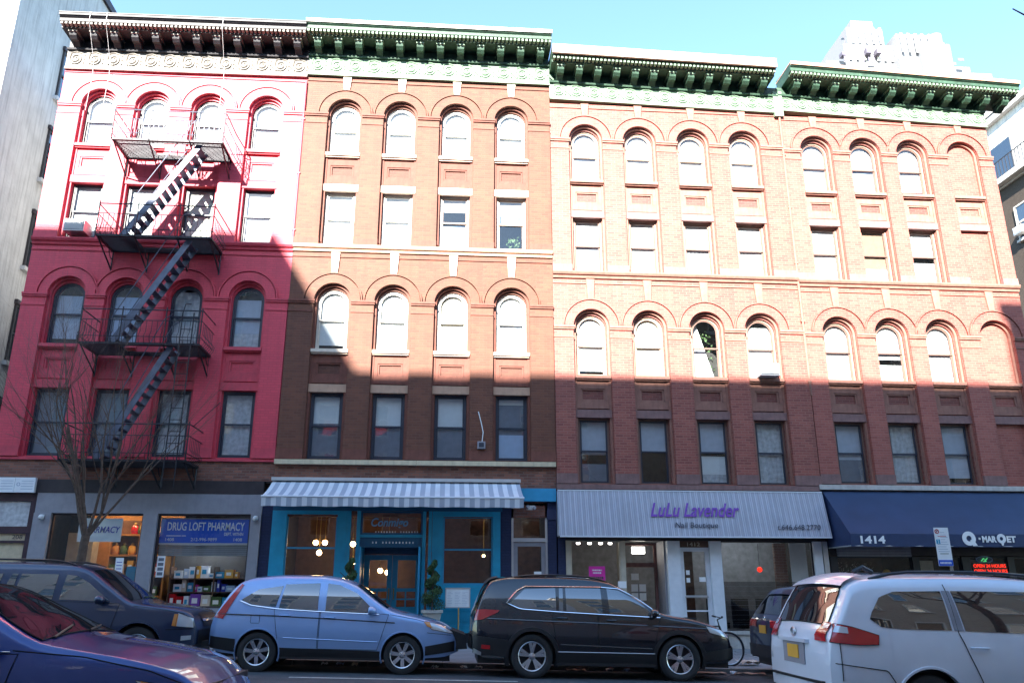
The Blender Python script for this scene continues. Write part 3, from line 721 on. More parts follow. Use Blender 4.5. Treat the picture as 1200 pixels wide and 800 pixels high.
# ================================================================ NEIGHBOURS AND FAR BUILDINGS
def plain_building(name, label, x0, x1, y0, y1, z1, m, side, nz, nx, wm='glass_car', group=None, z0=-1.0, hz=3.4, fz=4.6, parapet=0.5):
    o = empty(name, ((x0 + x1) / 2, y0 if side == 'y-' else y1, 0), label, 'building', group)
    boxo('wall', m, x0, x1, y0, y1, z0, z1, o)
    boxo('parapet', 'stone_grey', x0 - .12, x1 + .12, y0 - .12, y1 + .12, z1 + .002, z1 + parapet, o)
    p = None
    for k in range(nz):
        for i in range(nx):
            z = fz + k * hz
            if side in ('y+', 'y-'):
                y = y1 if side == 'y+' else y0; s = 1 if side == 'y+' else -1
                c = x0 + (x1 - x0) * (i + .5) / nx
                if p is None:
                    fr = MB().holed(rect(c - .62, c + .62, z, z + 2.0), [rect(c - .54, c + .54, z + .07, z + .96), rect(c - .54, c + .54, z + 1.03, z + 1.93)], y + .02 * s, y + .1 * s).build('window', 'sash_white', o)
                    pn = boxo('pane', wm, c - .55, c + .55, y + .03 * s, y + .05 * s, z + .05, z + 1.95, fr)
                    sl_ = boxo('sill', 'stone_grey', c - .7, c + .7, y + .02 * s, y + .18 * s, z - .12, z - .002, fr)
                    p = proto(fr, pn, sl_); cp = (c, z)
                else: copy_tree(p, o, (c - cp[0], 0, z - cp[1]))
            else:
                x = x0 if side == 'x-' else x1; s = -1 if side == 'x-' else 1
                c = y0 + (y1 - y0) * (i + .5) / nx
                if p is None:
                    mb = MB(); mb.holed(rect(c - .62, c + .62, z, z + 1.9), [rect(c - .54, c + .54, z + .07, z + .9), rect(c - .54, c + .54, z + .98, z + 1.83)], x + .01 * s, x + .1 * s)
                    mb.v = [(yy, xx, zz) for xx, yy, zz in mb.v]
                    fr = mb.build('window', 'sash_white', o)
                    pn = boxo('pane', wm, x + .03 * s, x + .05 * s, c - .55, c + .55, z + .05, z + 1.85, fr)
                    sl_ = boxo('sill', 'stone_grey', x + .02 * s, x + .2 * s, c - .7, c + .7, z - .12, z - .002, fr)
                    p = proto(fr, pn, sl_); cp = (c, z)
                else: copy_tree(p, o, (0, c - cp[0], z - cp[1]))
    return o
# houses across the avenue: they throw the shadow that climbs the row
plain_building('facing_building', 'tall grey apartment house across the avenue behind the photographer, left', -62, -15.7, -44, -28, 27.6, 'brick_grey', 'y+', 7, 14, hz=3.3)
plain_building('facing_building', 'lower slate grey apartment house across the avenue behind the photographer', -15.7, 6.9, -44, -28, 23.4, 'brick_slate', 'y+', 6, 7, hz=3.1)
plain_building('facing_building', 'tan apartment house across the avenue behind the photographer, right', 6.9, 42, -44, -28, 26.1, 'brick_tan', 'y+', 6, 11)

# left neighbour beyond the alley: stucco flank with a column of windows at its far end
o = empty('stucco_building', (-14, 2, 0), 'tall building with a stained pale stucco side wall at the left edge', 'building')
boxo('wall', 'stucco_pale', -26, -14, 0.0, 16, -1, 23.8, o)
boxo('parapet', 'shop_dark', -26.1, -13.9, -0.1, 16.1, 23.802, 24.1, o)
zz = [5.2, 8.4, 11.6, 14.8, 18.0]
mb = None; fr = None
for z in zz:
    if fr is None:
        mb = MB(); mb.holed(rect(2.95, 4.15, z, z + 1.9), [rect(3.03, 4.07, z + .08, z + .92), rect(3.03, 4.07, z + .98, z + 1.82)], -14.0, -13.93)
        mb.v = [(yy, xx, q) for xx, yy, q in mb.v]; fr = mb.build('window', 'sash_black', o)
        pn = boxo('pane', 'glass_car', -13.99, -13.965, 3.0, 4.1, z + .05, z + 1.85, fr)
        si = boxo('sill', 'stucco_pale', -13.999, -13.85, 2.85, 4.25, z - .14, z - .002, fr)
        hd = boxo('lintel', 'shop_dark', -13.999, -13.9, 2.9, 4.2, z + 1.902, z + 2.05, fr)
        proto(fr, pn, si, hd)
    else: copy_tree(fr, o, (0, 0, z - zz[0]))

# right: house across the side street
o = plain_building('side_street_building', 'tan brick apartment house with a railed terrace across the side street at the right edge', 30, 44, 9, 34, 22.4, 'brick_beige', 'x-', 6, 8, hz=3.3, fz=2.6)
boxo('terrace_ledge', 'stone_grey', 29.5, 30.0, 8.9, 34, 22.5, 22.8, o)
mb = MB(); y = 9.0
mb.box(29.56, 29.6, 9, 34, 23.75, 23.8)
while y < 34: mb.box(29.565, 29.595, y, y + .03, 22.8, 23.75); y += 0.25
mb.build('railing', 'iron_black', o, kind='stuff')
boxo('penthouse', 'stucco_pale', 31.6, 44, 10, 33, 22.9, 27.6, o)
boxo('penthouse_cornice', 'stone_grey', 31.3, 44.2, 9.8, 33.2, 27.602, 27.95, o)
for k in range(6): boxo('penthouse_window', 'glass_car', 31.55, 31.62, 12 + k * 3.6, 13.6 + k * 3.6, 24.3, 26.2, o)
def rac(y, z, t):
    q = empty('air_conditioner', (30, y, z), t, 'air conditioner', 'air conditioners sticking out of the windows')
    boxo('case', 'plastic_white', 29.55, 29.92, y - .32, y + .32, z, z + .4, q); boxo('grille', 'alu', 29.53, 29.549, y - .28, y + .28, z + .04, z + .36, q)
rac(13.9, 19.3, 'white air conditioner on the upper windows of the house across the side street')
rac(16.6, 15.9, 'white air conditioner one floor lower on the house across the side street')
# pale slab and white crown far behind
plain_building('far_building', 'pale hazy apartment slab rising behind the side street house', 69, 95, 60, 84, 60, 'tower_white', 'y-', 12, 9, wm='tower_grey', hz=4.2, fz=6)
o = empty('tower', (78, 95, 0), 'sunlit white tower with stepped crown and two round chimneys far behind the corner building', 'building')
mb = MB()
for q_, (a, b, c, d, e) in enumerate(((61, 92.5, 90, 108, 86.6), (64, 90, 92, 106, 89), (67.3, 79.5, 92, 104, 92.3), (68.6, 75.2, 93, 103, 96.2), (70.0, 74.0, 94, 102, 98.3), (76, 82.5, 91.5, 103, 93.6), (79.5, 84, 91, 103, 91.6))):
    mb.box(a, b, c - .37 * q_, d + .2 * q_, -1 if q_ == 0 else 84 - .3 * q_, e)
mb.build('crown_block', 'tower_white', o)
mb = MB()
for (a, b, y_, z0_, z1_) in ((67.9, 79, 91.2, 88.9, 92), (69.1, 75, 91.5, 92.6, 96), (76.4, 82.2, 89.3, 89.5, 93.3)):
    x_ = a
    while x_ < b: mb.box(x_, x_ + .45, y_ - .32, y_ - .2, z0_, z1_); x_ += 1.25
mb.build('crown_pier', 'stucco_pale', o)
MB().lathe([(1.25, 80), (1.25, 96.0), (1.0, 96.0), (1.0, 94)], (85.4, 93, 0), 'z', 20).build('chimney', 'tower_white', o, smooth=40)
MB().lathe([(0.9, 80), (0.9, 95.6), (0.7, 95.6), (0.7, 94)], (88.6, 95, 0), 'z', 20).build('chimney', 'tower_white', o, smooth=40)
mb = MB()
for k in range(7): mb.bar((68.2 + k * .5, 92.8, 92 + (k % 3)), (69.2 + k * .5, 92.8, 97.0 + (k % 4) * .5), 0.07, 4); mb.bar((68.2 + k * .5, 92.8, 96), (69 + k * .5, 92.8, 93.2), .06, 4)
mb.build('scaffold', 'tower_grey', o)
mb = MB(); rr = random.Random(5)
for k in range(16):
    x = 66 + rr.random() * 22; z = 87.2 + rr.random() * 2.6; mb.box(x, x + .4 + rr.random() * .8, 89.9, 91.0 if z > 88.9 else 89.96, z, z + .5 + rr.random() * .6)
mb.build('crown_window', 'tower_grey', o, kind='stuff')

# ================================================================ SHOP FRONTS
def pane(x0, x1, z0, z1, y, par, nm='pane', m='shop_glass'):
    return MB().add([(x0, y, z0), (x1, y, z0), (x1, y, z1), (x0, y, z1)], [(0, 1, 2, 3)]).build(nm, m, par)
def frame(nm, m, x0, x1, z0, z1, t, y0, y1, par, tb=None, **kw):
    tb = tb or t
    return MB().holed(rect(x0, x1, z0, z1), [rect(x0 + t, x1 - t, z0 + tb, z1 - tb)], y0, y1).build(nm, m, par, **kw)
def lift(z, x): return z
# shell of each shop: ceiling, back and floor
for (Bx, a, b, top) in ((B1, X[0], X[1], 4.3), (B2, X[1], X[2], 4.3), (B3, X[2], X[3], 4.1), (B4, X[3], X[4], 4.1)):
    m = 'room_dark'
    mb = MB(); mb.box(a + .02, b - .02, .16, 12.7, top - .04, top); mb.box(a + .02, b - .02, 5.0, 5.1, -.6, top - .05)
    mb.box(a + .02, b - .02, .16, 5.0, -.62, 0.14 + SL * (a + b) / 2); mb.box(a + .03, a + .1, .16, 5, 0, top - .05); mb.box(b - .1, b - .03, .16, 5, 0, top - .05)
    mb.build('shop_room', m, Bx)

# ---- B1: door unit at the far left, then the grey pharmacy front
boxo('fascia', 'shop_dark', X[0] + .004, -4.95, -0.05, 0.14, 3.98, 4.328, B1)
d = boxo('entrance', 'shop_maroon', X[0] + .004, -10.86, 0.02, 0.13, 3.76, 3.978, B1)
for (a, b) in ((X[0] + .004, -11.9), (-10.99, -10.86)): boxo('door_post', 'shop_maroon', a, b, -0.02, 0.14, 0, 3.758, B1)
for (z0, z1) in ((2.92, 3.10), (2.68, 2.74), (0.25, 0.6)): boxo('door_rail', 'shop_maroon', -11.898, -10.992, 0.0, 0.13, z0, z1, B1)
boxo('transom_pane', 'curtain_grey', -11.898, -10.992, 0.07, 0.09, 3.102, 3.757, B1)
boxo('number_panel', 'stone_yellow', -11.898, -10.992, 0.06, 0.09, 2.742, 2.918, B1)
text('208', 'letter_dark', B1, -11.35, 2.78, .26, .11, 0.058, name='house_number')
boxo('door_panel', 'stone_yellow', -11.898, -10.992, 0.06, 0.09, 0.602, 2.678, B1)
G = 'shop_grey'
boxo('shop_lintel', G, -10.84, -4.95, -0.04, 0.14, 3.45, 3.978, B1)
for (a, b) in ((-10.84, -10.40), (-8.03, -7.66), (-5.22, -4.95)): boxo('pilaster', G, a, b, -0.08, 0.14, 0.0, 3.448, B1)
for (a, b) in ((-10.398, -8.032), (-7.658, -5.222)):
    boxo('bulkhead', G, a, b, -0.03, 0.14, -0.1, 1.05, B1)
    f = frame('shop_window', 'shop_dark', a, b, 1.052, 3.446, 0.05, 0.02, 0.09, B1)
    pane(a + .05, b - .05, 1.10, 3.40, 0.05, f)
boxo('display_shelf', 'room_cream', -7.6, -5.3, 0.16, 1.2, 1.0, 1.05, B1)
# interior of the left window: warm lit shelves
st = empty('shelf_wall', (-9.2, 2.0, 1.05), 'orange wooden shelving glowing inside the left pharmacy window', 'shelves')
for z in (1.3, 1.85, 2.4, 2.95): boxo('shelf_board', 'wood_orange', -9.35, -7.75, 1.3, 1.7, z, z + .05, st)
for x in (-9.35, -8.55, -7.8): boxo('upright', 'wood_orange', x, x + .05, 1.28, 1.72, 0.6, 3.3, st)
boxo('back_panel', 'wood_dark', -9.4, -7.7, 1.72, 1.76, .5, 3.4, st)
boxo('column', 'room_cream', -10.3, -9.62, .9, 1.3, 0.3, 3.0, B1)
boxo('rear_partition', 'wood_orange', -10.4, -7.7, 2.4, 2.45, .3, 4.2, B1)
rr = random.Random(11)
cols_ = [('lamp_red', 'red'), ('wood_orange', 'orange'), ('sash_navy', 'dark blue'), ('leaf_light', 'green'), ('stone_cream', 'cream'), ('plate_orange', 'yellow'), ('letter_purple', 'purple'), ('paper', 'white')]
ORD = ['first', 'second', 'third', 'fourth', 'fifth', 'sixth', 'seventh', 'eighth', 'ninth', 'tenth', 'eleventh', 'twelfth']
def jar(x, y, z, m, label):
    j = empty('glass_jar', (x, y, z), label, 'jar', 'ornaments on the pharmacy shelves')
    MB().lathe([(.001, z), (.09, z), (.12, z + .08), (.10, z + .2), (.06, z + .25), (.001, z + .25)], (x, y, 0), 'z', 10).build('bowl', m, j, smooth=50)
    MB().ball((x, y, z + .28), .045, 8).build('lid', 'brass', j, smooth=60)
for k in range(5):
    m, nm = cols_[(k * 3) % 8]; jar(-8.75 + k * .2, 1.45, 3.0, m, f'{nm} lidded jar, {ORD[k]} from the left on the top shelf of the left pharmacy window')
for k in range(3):
    m, nm = cols_[(k * 2 + 1) % 8]; jar(-9.2 + k * .22, 1.45, 2.45, m, f'{nm} lidded jar, {ORD[k]} from the left on the second shelf behind the left pharmacy window')
for (zz_, n_, lv) in ((1.9, 6, 'third'), (1.35, 6, 'lowest')):
    for k in range(n_):
        m, nm = cols_[(k + (3 if lv == 'third' else 6)) % 8]
        x = -9.2 + k * .24; hh = rr.uniform(.18, .4)
        c_ = empty('product_box', (x, 1.4, zz_), f'{nm} packet, {ORD[k]} from the left on the {lv} shelf of the left pharmacy window', 'packet', 'packets on the warm lit shelves')
        boxo('carton', m, x - .08, x + .08, 1.33, 1.5, zz_, zz_ + hh, c_); boxo('label', 'paper', x - .05, x + .05, 1.325, 1.329, zz_ + hh * .3, zz_ + hh * .7, c_)
o = tag(boxo('poster', 'paper', -9.72, -8.60, 0.10, 0.11, 2.72, 3.33, None), 'white pharmacy banner hanging inside the left window behind the tree trunk', 'sign')
text('PHARMACY', 'letter_blue', o, -9.62, 2.95, .98, .17, 0.099, name='lettering', shear=.2, bold=.01)
for (x, z, w_, h, t) in ((-8.62, 1.85, .20, .46, 'narrow white notice with small print on the left pharmacy window'), (-8.18, 1.25, .26, .26, 'square white sheet low in the left pharmacy window')):
    q = tag(boxo('notice', 'paper', x, x + w_, 0.03, 0.036, z, z + h, None), t, 'notice')
    for k in range(4): boxo('print_line', 'letter_blue', x + .03, x + w_ - .03, 0.027, 0.0295, z + h * (.2 + .18 * k), z + h * (.2 + .18 * k) + .018, q)
o = tag(boxo('hanging_bag', 'teal_light', -8.42, -8.05, .3, .5, 1.72, 2.1, None), 'turquoise package hanging inside the left pharmacy window', 'package')
for nm_, x_, y_, m_ in (('ceiling_lamp', -9.6, 1.2, 'panel_warm'), ('ceiling_lamp', -8.3, .9, 'panel_warm')):
    l = empty('ceiling_lamp', (x_, y_, 4.1), f'warm ceiling light inside the left pharmacy window, {"left" if x_ < -9 else "right"}', 'lamp', 'warm shop ceiling lights')
    boxo('housing', 'plastic_white', x_ - .32, x_ + .32, y_ - .17, y_ + .17, 4.13, 4.2, l); boxo('diffuser', m_, x_ - .3, x_ + .3, y_ - .15, y_ + .15, 4.09, 4.128, l)
# right pharmacy window
sg = empty('shop_sign', (-6.4, .1, 2.68), 'blue pharmacy sign board in the right grey shop window', 'sign')
boxo('board', 'sign_blue', -7.60, -5.26, 0.10, 0.14, 2.70, 3.32, sg)
boxo('bottom_rail', 'alu', -7.60, -5.26, 0.09, 0.15, 2.655, 2.70, sg); boxo('top_rail', 'shop_grey', -7.60, -5.26, 0.09, 0.15, 3.322, 3.35, sg)
text('DRUG LOFT PHARMACY', 'letter_white', sg, -7.42, 3.02, 2.02, .22, .098, bold=.012)
text('DEPT. WITHIN', 'letter_white', sg, -5.92, 2.89, .50, .085, .098, bold=.01)
text('212-996-9899', 'letter_white', sg, -6.78, 2.75, .68, .085, .098)
text('1408', 'letter_white', sg, -7.44, 2.75, .22, .08, .098); text('1408', 'letter_white', sg, -5.66, 2.75, .22, .08, .098)
MB().box(-7.43, -7.05, .094, .0985, 2.875, 2.895).box(-7.03, -6.92, .094, .0985, 2.875, 2.895).build('small_print', 'letter_white', sg, kind='stuff')
sh = empty('roller_shutter', (-6.4, .2, 2.4), 'half raised grey roller shutter below the blue sign', 'shutter')
for k in range(6): boxo('slat', 'shutter', -7.6, -5.26, 0.16 + (k % 2) * .012, 0.19 + (k % 2) * .012, 2.37 + k * .052, 2.415 + k * .052, sh)
q = tag(boxo('notice', 'paper', -7.56, -7.36, 0.03, 0.036, 1.82, 2.36, None), 'tall white opening hours notice at the left of the right pharmacy window', 'notice')
for k in range(4): boxo('print_block', 'screen_dark', -7.53, -7.39, 0.027, 0.0295, 1.87 + k * .12, 1.95 + k * .12, q)
sh = empty('display_rack', (-6.3, .7, 1.05), 'dark display rack with shelves inside the right pharmacy window', 'shelves')
for z in (1.43, 1.78): boxo('shelf_board', 'wood_dark', -7.35, -5.3, .5, .95, z, z + .025, sh)
for x in (-7.35, -6.7, -6.2, -5.35): boxo('upright', 'wood_dark', x, x + .03, .5, .95, 1.05, 2.1, sh)
boxo('back_panel', 'room_dark', -7.4, -5.3, .96, 1.0, 1.05, 2.4, sh)
pal = [('paper', 'white'), ('paper', 'white'), ('blind_blue', 'pale blue'), ('teal_light', 'turquoise'), ('blind_blue', 'pale blue'), ('letter_purple', 'violet'), ('paper_pink', 'pink'), ('stone_cream', 'cream'), ('leaf_light', 'green'), ('letter_blue', 'deep blue'), ('plate_orange', 'yellow'), ('lamp_red', 'red')]
def box_(x, y, z, w_, d, h, m, label, grp):
    c_ = empty('product_box', (x, y, z), label, 'box', grp)
    boxo('carton', m, x - w_ / 2, x + w_ / 2, y, y + d, z, z + h, c_)
    boxo('label', 'paper' if m != 'paper' else 'teal_light', x - w_ * .32, x + w_ * .25, y - .004, y - .001, z + h * .35, z + h * .75, c_)
    boxo('lid_flap', m, x - w_ / 2 - .004, x + w_ / 2 + .004, y - .004, y + d + .004, z + h + .001, z + h + .02, c_)
for row, (z0, n_, nm) in enumerate(((1.052, 9, 'bottom'), (1.458, 10, 'middle'), (1.808, 9, 'top'))):
    x = -7.25
    for k in range(n_):
        w_ = rr.uniform(.08, .24) if row else rr.uniform(.12, .34); h = rr.uniform(.09, .31) if row else rr.uniform(.18, .37)
        m, cn = pal[rr.randrange(12)] if row < 2 else pal[rr.choice((0, 1, 2, 7, 10, 3))]
        if x + w_ > -5.35: break
        box_(x + w_ / 2, (.32 if row == 0 else .55) + rr.uniform(0, .06), z0, w_, .2, h, m, f'{cn} carton, {ORD[k]} from the left on the {nm} shelf of the right pharmacy window', 'cartons in the pharmacy display')
        x += w_ + rr.uniform(.01, .04)
l = empty('ceiling_lamp', (-6.4, 1.0, 4.1), 'cool ceiling light behind the blue pharmacy sign', 'lamp')
boxo('housing', 'plastic_white', -7.1, -5.7, .35, .65, 2.95, 3.0, l); boxo('diffuser', 'panel_cool', -7.05, -5.75, .38, .62, 2.9, 2.948, l)
for x, t in ((-10.6, 'left'), (-5.08, 'right')):
    c_ = empty('security_camera', (x, -.1, 3.4), f'white dome camera on the {t} pilaster of the pharmacy', 'camera', 'dome cameras of the pharmacy')
    boxo('bracket', 'plastic_white', x - .04, x + .04, -0.1, -0.081, 3.28, 3.4, c_); MB().ball((x, -.16, 3.33), .075, 12).build('dome', 'plastic_white', c_, smooth=60)
# 208 board over the left door
o = empty('address_board', (-11.35, -.05, 3.95), 'white two-part notice board over the left door of the crimson building', 'sign')
for k, (a, b) in enumerate(((-11.93, -11.42), (-11.41, -10.90))):
    p_ = boxo('board', 'paper', a, b, -0.16, -0.06, 3.97, 4.36, o)
    for q in range(4): boxo('print_line', 'blind_grey', a + .16, b - .04, -0.163, -0.1605, 4.05 + q * .07, 4.065 + q * .07, p_)
    MB().lathe([(.05, -.166), (.05, -.161), (.03, -.161), (.03, -.166), (.05, -.166)], (a + .09, 0, 4.18), 'y', 14).build('emblem', 'blind_grey', p_)

# ---- B2: teal restaurant
T, TL, TD = 'teal_paint', 'teal_light', 'teal_dark'
boxo('pilaster', 'brick_navy', -4.945, -4.665, -0.02, 0.14, 0.0, 3.97, B2)
boxo('shop_fascia', TL, X[1] + .06, X[2] - .035, -0.16, -0.002, 3.84, 4.19, B2)
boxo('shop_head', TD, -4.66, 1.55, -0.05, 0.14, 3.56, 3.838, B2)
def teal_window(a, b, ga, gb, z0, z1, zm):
    o = MB().holed(rect(a, b, 1.55, 3.558), [rect(ga, gb, z0, z1)], -0.04, 0.10).build('window_surround', T, B2)
    frame('window_frame', TL, ga + .002, gb - .002, z0 + .002, z1 - .002, .035, 0.01, 0.07, o)
    boxo('meeting_rail', TL, ga + .04, gb - .04, 0.0, 0.06, zm - .025, zm + .02, o)
    pane(ga + .03, gb - .03, z0 + .03, z1 - .03, 0.045, o)
    mb = MB(); mb.box(a, b, -0.02, 0.14, 0.42, 1.548); mb.box(a + .003, b - .003, -0.05, 0.1, 1.50, 1.547); mb.box(a + .003, b - .003, -0.045, 0.1, 0.42, 0.62)
    st_ = mb.build('stall_riser', T, B2)
    for z in (0.70, 0.98, 1.26): boxo('panel_board', T, a + .05, b - .05, -0.035, -0.021, z, z + .24, st_)
    boxo('plinth', 'black_paint', a + .002, b - .002, -0.07, 0.14, -0.1, 0.418, B2)
    return o
teal_window(-4.66, -2.66, -4.27, -2.92, 1.74, 3.46, 2.58)
teal_window(-0.36, 1.50, -0.06, 1.29, 1.64, 3.42, 2.55)
# entrance recess
for x in (-2.658, -2.40): boxo('post', T, x, x + .10, -0.04, 0.1, 0.2, 3.558, B2)
for x in (-0.62, -0.46): boxo('post', T, x, x + .09, -0.04, 0.1, 0.2, 3.558, B2)
pane(-2.556, -2.402, .4, 3.5, .04, B2, 'side_light'); pane(-.53, -.462, .4, 3.5, .04, B2, 'side_light')
boxo('transom_bar', T, -2.298, -.622, -0.03, .12, 2.86, 2.93, B2)
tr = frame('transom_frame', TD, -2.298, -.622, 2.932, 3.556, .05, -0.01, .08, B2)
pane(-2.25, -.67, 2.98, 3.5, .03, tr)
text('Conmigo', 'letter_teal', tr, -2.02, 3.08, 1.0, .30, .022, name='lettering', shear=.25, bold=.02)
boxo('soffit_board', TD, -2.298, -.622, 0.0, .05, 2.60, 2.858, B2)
rr = random.Random(2)
mb = MB()
for k in range(15):
    x = -2.15 + k * .09
    if rr.random() < .75: mb.box(x, x + .035, -.004, -.001, 2.70, 2.75)
mb.build('small_print', 'paper', B2, kind='stuff')
mb = MB()
for k in range(18):
    x = -2.05 + k * .075
    if rr.random() < .75: mb.box(x, x + .03, .014, .018, 2.985, 3.025)
mb.build('small_print', 'paper', B2, kind='stuff')
boxo('recess_wall', T, -2.298, -2.25, .12, 1.0, .1, 2.858, B2); boxo('recess_wall', T, -.67, -.622, .12, 1.0, .1, 2.858, B2)
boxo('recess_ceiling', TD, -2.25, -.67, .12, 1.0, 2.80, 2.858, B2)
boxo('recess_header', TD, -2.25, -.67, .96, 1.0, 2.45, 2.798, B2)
def leaf_door(a, b, y):
    o = MB().holed(rect(a, b, .22, 2.44), [rect(a + .15, b - .13, 1.55, 2.3), rect(a + .14, (a + b) / 2 - .02, 1.28, 1.46), rect((a + b) / 2 + .02, b - .12, 1.28, 1.46), rect(a + .14, (a + b) / 2 - .02, 1.06, 1.24), rect((a + b) / 2 + .02, b - .12, 1.06, 1.24)], y, y + .05).build('door', T, B2)
    pane(a + .14, b - .11, 1.05, 2.31, y + .03, o, m='shop_glass'); boxo('lower_panel', T, a + .13, b - .13, y - .012, y - .001, .4, .92, o)
    MB().bar((b - .06 if a < -1.5 else a + .06, y - .06, 1.25), (b - .06 if a < -1.5 else a + .06, y - .06, 1.55), .016, 8).build('handle', 'brass', o)
leaf_door(-2.24, -1.465, .92); leaf_door(-1.455, -.68, .92)
boxo('open_door', TL, -.70, -.655, -.55, .1, .22, 2.6, B2); boxo('open_door', TL, -2.27, -2.225, -.35, .1, .22, 2.6, B2)
mb = MB(); mb.box(-4.6, 1.4, 3.6, 3.65, .2, 4.1); mb.build('dining_room_wall', 'wood_dark', B2)
boxo('ceiling_board', 'wood_orange', -4.6, 1.4, 1.2, 3.6, 3.7, 3.75, B2)
def globe(x, y, z, r_, t, rod=True):
    l = empty('globe_lamp', (x, y, z), t, 'lamp', 'lit globe lamps in the restaurant')
    MB().ball((x, y, z), r_, 14).build('globe', 'bulb_warm', l, smooth=60)
    MB().bar((x, y, z + r_), (x, y, 3.69), .008, 6).build('rod', 'brass', l); MB().lathe([(.02, z + r_ + .05), (.05, z + r_ - .01), (.03, z + r_ - .02)], (x, y, 0), 'z', 10).build('cap', 'brass', l)
for (x, y, z, t) in ((-3.70, 1.5, 2.80, 'lit globe lamp, leftmost in the left restaurant window'), (-3.44, 1.5, 2.80, 'lit globe lamp, right of the pair in the left restaurant window'), (-3.60, 1.6, 2.52, 'lit globe lamp hanging lowest in the left restaurant window'),
                     (-2.62, 1.3, 2.75, 'lit globe lamp, upper one seen left of the restaurant entrance'), (-2.60, 1.3, 2.25, 'lit globe lamp, middle one seen left of the restaurant entrance'), (-1.9, 2.4, 2.05, 'lit globe lamp seen through the left leaf of the restaurant door'), (-1.7, 2.6, 2.0, 'lit globe lamp, right one behind the left leaf of the restaurant door'), (1.12, 1.6, 2.45, 'small lit globe lamp in the right restaurant window')):
    globe(x, y, z, .075 if x < 1 else .04, t)
for k in range(3):
    x = -4.0 + k * 2.3
    tb = empty('dining_table', (x, 2.4, .2), f'dark round dining table, {ORD[k]} from the left inside the restaurant', 'table', 'tables in the restaurant')
    MB().lathe([(.001, .92), (.4, .92), (.4, .95), (.001, .95)], (x, 2.4, 0), 'z', 18).build('table_top', 'wood_dark', tb); MB().lathe([(.04, .2), (.03, .92)], (x, 2.4, 0), 'z', 10).build('pedestal', 'iron_black', tb)
# door between restaurant and salon
boxo('pilaster', 'brick_navy', 1.505, 1.80, -0.03, 0.14, -0.1, 3.838, B2)
boxo('pilaster', 'brick_navy', 2.80, 3.04, -0.05, 0.14, -0.1, 3.838, B2)
boxo('pilaster_cap', 'navy_paint', 2.78, 3.045, -0.08, -0.051, 3.35, 3.62, B2)
fr = MB().holed(rect(1.802, 2.798, .1, 3.80), [rect(1.86, 2.74, 2.86, 3.74), rect(1.86, 2.74, .15, 2.76)], 0.0, .1).build('door_frame', 'alu', B2)
pane(1.85, 2.75, 2.85, 3.75, .05, fr)
dr = frame('door', 'shop_grey', 1.864, 2.736, .16, 2.75, .11, .03, .075, B2); pane(1.96, 2.64, .25, 2.65, .05, dr)
MB().bar((2.64, -.02, 1.1), (2.64, -.02, 1.4), .015, 8).build('handle', 'steel', dr)
q = tag(boxo('notice', 'paper', 2.42, 2.62, 0.02, 0.026, 1.66, 1.98, None), 'plain white sheet taped to the glass door beside the salon', 'notice')
boxo('hall_wall', 'wood_dark', 1.82, 2.78, 1.8, 1.85, .1, 4.2, B2)
l = empty('porch_lamp', (2.05, .25, 3.5), 'round white lamp glowing behind the transom of the narrow door', 'lamp')
MB().lathe([(.001, 3.44), (.12, 3.45), (.16, 3.5), (.16, 3.52), (.001, 3.52)], (2.02, .3, 0), 'z', 18).build('shade', 'bulb_white', l, smooth=40); boxo('mount', 'alu', 1.95, 2.09, .23, .37, 3.521, 4.2, l)
c_ = empty('security_camera', (2.28, -.3, 3.5), 'pair of small bullet cameras under the right end of the striped awning', 'camera')
for k, x in enumerate((2.22, 2.40)): MB().lathe([(.001, -.5), (.045, -.5), (.045, -.3), (.03, -.22), (.001, -.22)], (x, 0, 3.66 - k * .03), 'y', 12).build('lens_barrel', 'shop_grey', c_, smooth=40)
boxo('mount', 'alu', 2.2, 2.44, -.21, -.161, 3.6, 3.72, c_)

# ---- awning of the restaurant
aw = empty('striped_awning', (-1.33, -.2, 3.5), 'white and grey striped fabric awning over the teal restaurant', 'awning')
ya, za, yb, zb_ = -0.16, 4.34, -1.38, 3.80
mb = MB()
n = 40; P0 = []; P1 = []
for i in range(n + 1):
    x = -4.70 + 6.72 * i / n; sg_ = 0.012 * math.sin(i * 2.1)
    P0.append([(x, ya + (yb - ya) * t, za + (zb_ - za) * t - 0.05 * math.sin(math.pi * t) + sg_ * t) for t in (0, .2, .4, .6, .8, 1)])
mb.grid(P0); mb.build('canopy', 'awning_stripe', aw, smooth=60)
mb = MB(); mb.grid([[(-4.70 + 6.72 * i / n, yb - .012 + .01 * math.sin(i * 1.7), 3.775), (-4.70 + 6.72 * i / n, yb + .02 + .015 * math.sin(i * 1.3), 3.545 + .008 * math.sin(i * 1.1))] for i in range(n + 1)]); mb.build('valance', 'awning_stripe', aw, smooth=60)
MB().bar((-4.71, yb, 3.79), (2.03, yb, 3.79), .03, 8).build('front_rail', 'white_paint', aw, smooth=60)
boxo('cassette', 'alu', -4.72, 2.04, -.3, -.165, 4.33, 4.42, aw)
for x in (-4.0, -1.3, 1.4): MB().bar((x, -.17, 3.95), (x + .5, -.8, 3.85), .02, 6).bar((x + .5, -.8, 3.85), (x + .1, yb + .03, 3.78), .02, 6).build('folding_arm', 'alu', aw)

